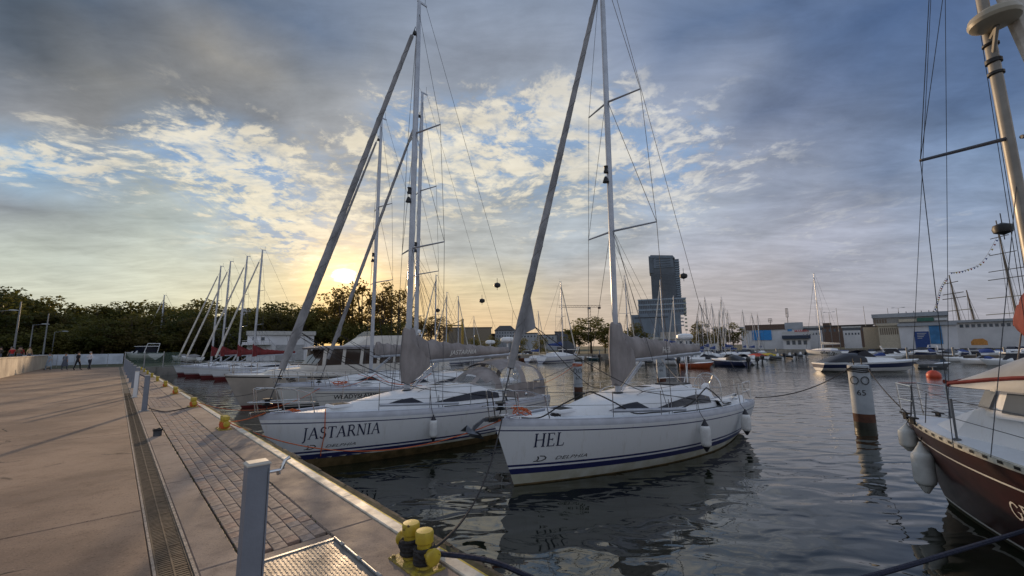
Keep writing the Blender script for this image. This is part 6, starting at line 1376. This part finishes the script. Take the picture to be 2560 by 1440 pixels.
MBS = [
 (2062,2285,929,'sport','white','black','white speedboat with a navy side band and black cockpit hood, behind pile 65',False,0,9.0),
 (1350,1458,902,'cruiser','white','black','large white motor cruiser alone at the pontoon beyond pile 67',True,0,None),
 (1298,1352,903,'open','brown','black','varnished brown open boat beside the large white cruiser',False,.2,None),
 (1462,1500,900,'canopy','teal','black','teal hulled boat with a dark canopy left of the HEL mast boot',True,.4,None),
 (1180,1245,897,'canopy','white','blue','white boat under a blue canopy seen below the JASTARNIA boom',True,.2,None),
 (1110,1170,900,'covered','white','blue','white boat under a blue cover behind the JASTARNIA sprayhood',False,.3,None),
 (1250,1296,896,'cuddy','white','black','small white cuddy boat left of the varnished brown boat',True,.5,None),
 (1552,1612,914,'cuddy','white','black','white cuddy boat with black stern just right of the HEL mast boot',True,.1,None),
 (1612,1640,911,'rib','grey','black','grey rib behind the HEL boom, beside the white cuddy boat',False,.8,4.5),
 (1636,1668,912,'canopy','white','black','white boat with black canopy half hidden by the pinkish pile',True,.6,5.5),
 (1664,1700,910,'cuddy','white','black','small white boat with outboard right of the pinkish pile',True,.7,5.0),
 (1700,1786,920,'open','orange','black','low orange hulled workboat lying in front of the white sports cruiser',False,.05,None),
 (1702,1812,911,'sport','white','black','white sports cruiser with black bimini above the orange workboat',True,.1,None),
 (1800,1842,914,'canopy','navy','black','navy hulled boat with its outboard toward us right of the sports cruiser',True,.9,6.0),
 (1838,1868,911,'cuddy','white','black','white boat with dark outboards under the HEL radar dome',True,1.0,5.5),
 (1866,1892,906,'rib','grey','black','grey rib right of the HEL radar post',True,1.1,4.6),
 (1878,1900,899,'covered','white','red','small boat with a bright red cover on the far pontoon',True,.9,5.0),
 (1902,1926,898,'covered','white','yellow','small boat with a bright yellow cover on the far pontoon',True,.8,5.0),
 (1925,1960,899,'rib','grey','black','dark grey rib, first right of the yellow covered boat',True,.5,None),
 (1955,1990,896,'rib','black','black','black rib before the stone quay wall',True,.6,None),
 (1985,2015,893,'rib','grey','black','grey rib at the bow of the lettered sloop',True,.6,None),
 (2178,2262,899,'sport','white','blue','white sports boat with a navy cover behind the speedboat',False,.15,None),
 (2196,2290,893,'cruiser','white','black','white cruiser with a raked radar arch before the harbour hall',False,.1,None),
 (2292,2378,921,'covered','grey','dark','grey work barge under a pale tarpaulin beside the orange buoy',False,.05,None),
 (2362,2440,905,'cuddy','white','black','white cuddy boat right of the grey barge',True,.25,None),
 (2400,2500,912,'canopy','white','navy' if 0 else 'blue','white boat with a large dark blue canopy at the right shore',True,.2,None),
 (2345,2400,893,'covered','white','dark','white boat with a grey cover before the blue banners',False,.3,None),
 (2455,2580,915,'cruiser','white','black','white cruiser whose orange roof shows above the red yacht sprayhood',True,.1,None),
 (2420,2475,893,'cruiser','white','black','small white cruiser before the orange lifeboat pod',False,.3,None),
 (2500,2570,897,'sport','white','blue','white sports boat with blue hood at the right shore, farthest right',True,.3,None)]
for px0,px1,yw,st_,hl,cv_,lab,fl,yw2,L_ in MBS:
    motorboat(px0,px1,yw,st_,lab,hl,cv_,fl,yaw=-yw2 if yw2 else None,Lm=L_,stripe=(px0 == 2062))
random.seed(77); adj = {'cuddy':'with a low cabin','canopy':'with a canopy','covered':'under a cover','rib':'with an outboard','cruiser':'with a hardtop','sport':'with a cockpit hood'}
def zone(px): return 'left of the HEL boom' if px < 1560 else 'under the HEL boom' if px < 1700 else 'behind the sports cruiser' if px < 1800 else 'below the masts' if px < 1880 else 'before the workshop door' if px < 1960 else 'before the workshop annex' if px < 2060 else 'behind the speedboat' if px < 2230 else 'before the office front' if px < 2290 else 'before the blue banners' if px < 2365 else 'before the pavilion' if px < 2450 else 'at the far right'
seen = {}
for i in range(46):
    px = (1120+i*17 if i < 12 else 1560+(i-12)*17 if i < 30 else 2170+(i-30)*25)+random.uniform(-5,5); st_ = random.choice(('cuddy','canopy','covered','cruiser','sport','cuddy')); hl = random.choice(('white','white','white','navy','grey')); cv_ = random.choice(('blue','dark','black','black','blue'))
    lab = 'small %s boat %s, back row, %s'%(hl,adj[st_].replace('a ','a '+({'blue':'blue ','dark':'grey ','black':'black '}[cv_] if st_ in ('canopy','covered','sport') else '')),zone(px))
    seen[lab] = seen.get(lab,0)+1
    if seen[lab] > 1: lab += ', %s such'%('','','second','third','fourth','fifth')[seen[lab]]
    yw = (893 if px < 1500 else 900-(px-1560)*.018 if px < 2100 else 890)+random.uniform(-3,2)
    motorboat(px,px+22,yw,st_,lab,hl,cv_,random.random() < .5,grp='small boats in the back rows',yaw=random.uniform(.3,1.3),Lm=random.uniform(5,7.5))
# pontoons
pom = M('pontoon_timber',(.14,.12,.10),.85,var=.3,vs=1)
for k,(a_,b_,l) in enumerate((((1085,899),(1500,899),'low grey pontoon with boats moored beyond pile 67'),((1540,908),(2000,893),'low grey pontoon crowded with small motor boats at the centre right'),((2270,895),(2600,897),'low grey pontoon along the right shore'))):
    a,b = G(*a_,0),G(*b_,0); v = (b-a).normalized(); n_ = Vector((-v.y,v.x,0)); r = empty('pontoon',a,math.atan2(v.y,v.x),l,'pontoon'); L = (b-a).length; m = MB(); m.box(0,L,1.2,3.2,-.2,.5); m.build('deck',pom,r,smooth=0)
    for i in range(int(L/6)+1): m = MB(); m.lathe([(0,-1),(.16,-1),(.16,1.9),(0,1.95)],8,(i*6,1.0,0)); m.build('pile',lampm,r)
# sloop with black lettering and a tall mast
HO = Hull(L=11,B=3.2,fs=1.1,fb=1.35)
p0,p1 = G(2008,886,0),G(2125,888,0); L = 11.0; c = (p0+p1)/2; v = (p0-p1).normalized(); st_ = c-v*L/2
r_ = ray(2056,683); k = c.y/r_.y; hmO = CZ+r_.z*k
oi_,_ = yacht(st_,math.atan2(v.y,v.x),'white racing sloop with blue deck and bold black side lettering across the basin',HO,0,[gel,gel,gel,gel,letk,hc['blue']],xm=6.2,hm=hmO,cover=sailw,collar=False,genoa=None,seed=50,wr=.02,boomL=5,cove=False)
t = sans_text('oiler.pl',bold=.035,space=1.1); map_text('name_lettering',t,tex_on_hull(HO,t,5.4,.28,.80,1,off=.03,wide=1.15),letk,oi_)
# masts of the sailing boats berthed across the basin: small sloops with their own hulls
def farsloop(px,ytop,Y,label,proto=[None]):
    tp = D(px,ytop,Y); hh = tp.z
    if proto[0] is None:
        Hh = Hull(L=8,B=2.7,fs=.9,fb=1.15); r,_ = yacht((0,0,0),0,label,Hh,0,[gel,gel,navy,navy,navy,rail_edge],xm=4.8,hm=12.0,cover=hc['blue'],collar=False,genoa=sailw,seed=60,wr=.018,spr=1,boomL=3.2,fs_r=.09,cove=False,group='small sloops across the basin'); proto[0] = r
    else: r = copy_tree(proto[0]); r['label'] = label
    hd_ = random.choice((QANG,QANG+math.pi))+random.uniform(-.2,.2); sc = hh/12.0; r.rotation_euler = (0,0,hd_); r.scale = (sc,sc,sc)
    off = Matrix.Rotation(hd_,3,'Z') @ Vector((4.8*sc,0,0)); r.location = (tp.x-off.x,tp.y-off.y,0); return r
FS = [(1047,690,66,'behind the lower part of the JASTARNIA mast'),(1090,688,70,'the tall thin mast right of the JASTARNIA mast'),(1117,731,76,'third mast right of the JASTARNIA mast'),(1146,741,78,'fourth mast right of the JASTARNIA mast'),(1185,792,84,'short mast before the skyline hall'),(1346,778,84,'mast right of the HEL clew'),(1402,705,80,'tall mast left of the tower crane'),(1562,690,76,'tall brown mast beside the HEL mast boot'),(1683,740,72,'mast in front of the glass tower'),
 (1742,785,74,'short mast right of the tower'),(1751,757,78,'first tall mast right of the tower'),(1762,744,86,'second tall mast right of the tower'),(1779,760,80,'third tall mast right of the tower'),(1797,776,88,'fourth mast right of the tower'),(1802,744,82,'tallest of the masts right of the tower'),(1808,770,90,'mast just right of the tallest one'),(1818,777,84,'last mast of the cluster right of the tower'),(1856,776,98,'mast left of the workshop roof'),(1879,783,102,'short mast over the workshop roof'),(1893,784,104,'second short mast over the workshop roof'),(1650,700,88,'mast left of the glass tower'),(411,738,84,'mast standing among the boats on stands')]
for px,yt,Y,w_ in FS: farsloop(px,yt,Y,'small sloop across the basin, '+w_)
# boats laid up on stands on the left
for px0,px1,yb,l,cv_ in ((322,400,884,'white laid up motor boat on stands left of the small sloop','dark'),(420,470,886,'small white dinghy hull laid up beside the laid up motor boat','dark'),(440,500,893,'upturned pale dinghy on the bank beside the burgundy sloops','dark')):
    r = motorboat(px0,px1,905,'cruiser' if px0 == 322 else 'covered',l,'white',cv_,True,grp=None,Lm=(8 if px0 == 322 else 4.5)); p = D((px0+px1)/2,yb,73 if px0 < 430 else 68); r.location = (p.x+2,p.y,1.75 if px0 == 322 else 1.35)
    m = MB()
    for x in (1.2,3.0): m.box(x-.1,x+.1,-1,1,-.85 if px0 == 322 else -.42,-.1)
    m.build('cradle',roofd,r,smooth=0)
# orange buoy
p = G(2335,943,0); r = empty('mooring_buoy',(p.x,p.y,0),0,'round orange mooring buoy floating left of the grey barge','buoy'); m = MB(); m.lathe([(0,-.35)]+[(.48*math.cos(a),.12+.46*math.sin(a)) for a in [rad(-70+i*20) for i in range(9)]]+[(0,.6)],16); m.build('float',M('buoy_orange',(.55,.07,.03),.45,var=.1),r); m = MB(); m.tube([(0,0,.55),(0,0,.85)],.04,6); m.tube([(-.35,0,.85),(.35,0,.85)],.03,5); m.build('ring',lampm,r)
# radar reflectors hung in the backstays
def reflector(px,py,Y,R,label):
    p = D(px,py,Y); r = empty('radar_reflector',p,0,label,'reflector','black reflectors hung in the backstays'); m = MB(); m.lathe([(0,-R),(R*1.1,-R*.55),(R*1.25,0),(R*1.1,R*.55),(0,R)],12); m.v = [(v[0]*.85,v[1]*.85,v[2]*.9) for v in m.v]; m.build('body',black,r); m = MB(); m.tube([(0,0,-R*1.5),(0,0,R*2.2)],R*.07,4); m.build('line',wire,r)
reflector(1243,713,14.6,.115,'larger black reflector hanging right of the JASTARNIA mast'); reflector(1205,752,24,.16,'smaller black reflector left of the larger one'); reflector(1094,776,27,.15,'small grey reflector near the JASTARNIA mast'); reflector(1709,690,15.3,.13,'black reflector seen against the edge of the glass tower'); reflector(2507,572,9.5,.17,'black reflector hanging in the rigging of the red yacht')
# ================================================================ people
skin = M('skin',(.42,.25,.18),.6,var=0); hairm = M('hair_dark',(.04,.03,.02),.8,var=0); hairg = M('hair_grey',(.30,.28,.26),.8,var=0)
def cloth(n,c): return M('cloth_'+n,c,.9,var=.1,vs=9)
def person(loc,face,label,top_,bot,skirt=False,stride=.0,arms='down',hair=hairm,h=1.72,group=None):
    k = h/1.72; me = bpy.data.meshes.new('person_body'); V,E_,R_ = [],[],[]
    def a(p,r,parent=None):
        V.append((p[0]*k,p[1]*k,p[2]*k)); R_.append(r*k)
        if parent is not None: E_.append((parent,len(V)-1))
        return len(V)-1
    pel = a((0,0,.95),.13); wa = a((0,0,1.10),.115,pel); ch = a((0,0,1.30),.145,wa); nk = a((0,.0,1.47),.055,ch); hd_ = a((0,.01,1.57),.08,nk); hd2 = a((0,.015,1.66),.075,hd_)
    for s_ in (1,-1):
        hip = a((s_*.09,0,.90),.10,pel); st = stride*s_; kn = a((s_*.10,st*.22+.03,.50),.065,hip); an = a((s_*.10,st*.36-.02,.09),.042,kn); a((s_*.105,st*.36+.14,.035),.038,an)
        sh = a((s_*.17,0,1.41),.062,ch)
        if arms == 'bent': el_ = a((s_*.25,-.08,1.17),.042,sh); a((s_*.14,.14,1.22),.034,el_)
        else: el_ = a((s_*.23,-.02-st*.1,1.14),.042,sh); wr_ = a((s_*.25,.06-st*.2,.90),.032,el_); a((s_*.25,.08-st*.24,.80),.028,wr_)
    me.from_pydata(V,E_,[]); o = bpy.data.objects.new('tmp',me); COL.objects.link(o)
    md = o.modifiers.new('s','SKIN'); sv = me.skin_vertices[0].data
    for i,r in enumerate(R_): sv[i].radius = (r,r*.8) if i in (0,1,2) else (r,r)
    sv[0].use_root = True; sb = o.modifiers.new('b','SUBSURF'); sb.levels = 1
    bpy.context.view_layer.update()
    m = bpy.data.meshes.new_from_object(o.evaluated_get(bpy.context.evaluated_depsgraph_get())); bpy.data.objects.remove(o); m.name = 'person_body'
    m.materials.clear()
    for mt in (skin,top_,bot,black): m.materials.append(mt)
    for p in m.polygons:
        z = p.center.z/k; x = abs(p.center.x)/k; p.use_smooth = True
        p.material_index = 3 if z < .09 else (2 if z < 1.0 and x < .21 else (1 if z < 1.44 and not (x > .19 and z < 1.12) else 0))
    r = empty('person',loc,face,label,'person',group); link('body',m,r)
    hm = MB(); hm.lathe([(0,-.02),(.088,0),(.098,.05),(.075,.11),(0,.135)],12,(0,-.012,1.62)); hm.v = [(x*k,y*k,z*k) for x,y,z in hm.v]; hm.build('hair',hair,r)
    if skirt:
        s = MB(); s.lathe([(.13,1.08),(.18,.95),(.25,.55),(.28,.38)],14); s.v = [(x*k,y*k*.85,z*k) for x,y,z in s.v]; s.build('skirt',bot,r)
    return r
def stand(px,py): p = G(px,py,ZT); return p
wl = 'people walking on the quay'
person(stand(120,925),rad(170),'person in a long pale blue dress walking beside the promenade wall, leftmost walker',cloth('pale_blue',(.30,.36,.42)),cloth('pale_blue',(.30,.36,.42)),True,.5,group=wl,h=1.66)
person(stand(160,925),rad(10),'person in grey blue clothes walking on the quay, second walker from the left',cloth('grey_blue',(.16,.18,.22)),cloth('grey_dark',(.09,.10,.13)),True,.5,group=wl,h=1.64)
person(stand(192,925),rad(-5),'person in black clothes walking on the quay beside the white shirted walker',cloth('black',(.018,.018,.022)),cloth('black',(.018,.018,.022)),False,.6,group=wl,h=1.74)
person(stand(222,924),rad(5),'person in a white shirt and dark trousers walking on the quay, rightmost walker',cloth('white',(.62,.62,.66)),cloth('navy',(.02,.022,.035)),False,-.6,'bent',hairg,group=wl,h=1.74)
gl = 'people on the promenade behind the wall'
for i,(px,c,l) in enumerate(((2,(.06,.05,.04),'person in dark brown standing behind the wall at the left edge of the photo'),(14,(.20,.10,.06),'person in brown standing behind the promenade wall, second from the left edge'),(31,(.50,.03,.03),'person in a red top standing behind the promenade wall'),(38,(.35,.03,.03),'person in dark red just right of the one in the bright red top'),(48,(.16,.11,.06),'person in olive brown right of the red tops behind the wall'),(60,(.55,.38,.20),'person in a pale orange top, rightmost behind the wall'))):
    r_ = ray(px,880); k = 44/r_.y; person((r_.x*k,44+i%2*.5,2.25-.35),rad(170+i*20),l,cloth('promenade%d'%i if 0 else 'tone_'+'abcdef'[i],c),cloth('grey_dark',(.09,.10,.13)),False,0,'down' if i%2 else 'bent',hairm if i != 1 else hairg,group=gl,h=1.7)
# walkers' bench and small clutter at the end of the quay: glass corner fence and thin rail
r = empty('glass_fence',Q(57.5,.7,ZT),0,'greenish glass corner fence at the end of the quay beside the pedestals','fence')
gg = M('green_glass',(.10,.16,.13),.15,var=0,alpha=.45)
for k in range(3):
    p = Q(0,.0+k*1.5,0); q = Q(0,1.45+k*1.5,0); m = MB(); m.loft([[p+Vector((0,0,.1)),q+Vector((0,0,.1))],[p+Vector((0,0,1.6)),q+Vector((0,0,1.6))]],closed=False); m.build('glass_panel',gg,r,smooth=0); m = MB(); m.tube([p,p+Vector((0,0,1.7))],.04,6); m.build('post',steel,r)
# ================================================================ labels: look-alikes are told apart by their order from the left
_by = {}
for o in bpy.data.objects:
    if o.parent is None and 'label' in o.keys(): _by.setdefault(o['label'],[]).append(o)
def _px(o): v = Vector(o.location)-Vector((0,0,CZ)); return v.dot(RX)/max(.01,v.dot(D0))
_ord = ['leftmost','second from left','third from left','fourth from left','fifth from left','sixth from left','seventh from left','eighth from left','ninth from left']
for lab,os_ in _by.items():
    if len(os_) > 1:
        for i,o in enumerate(sorted(os_,key=_px)): o['label'] = lab+', '+(_ord[i] if i < len(_ord) else 'farther right')
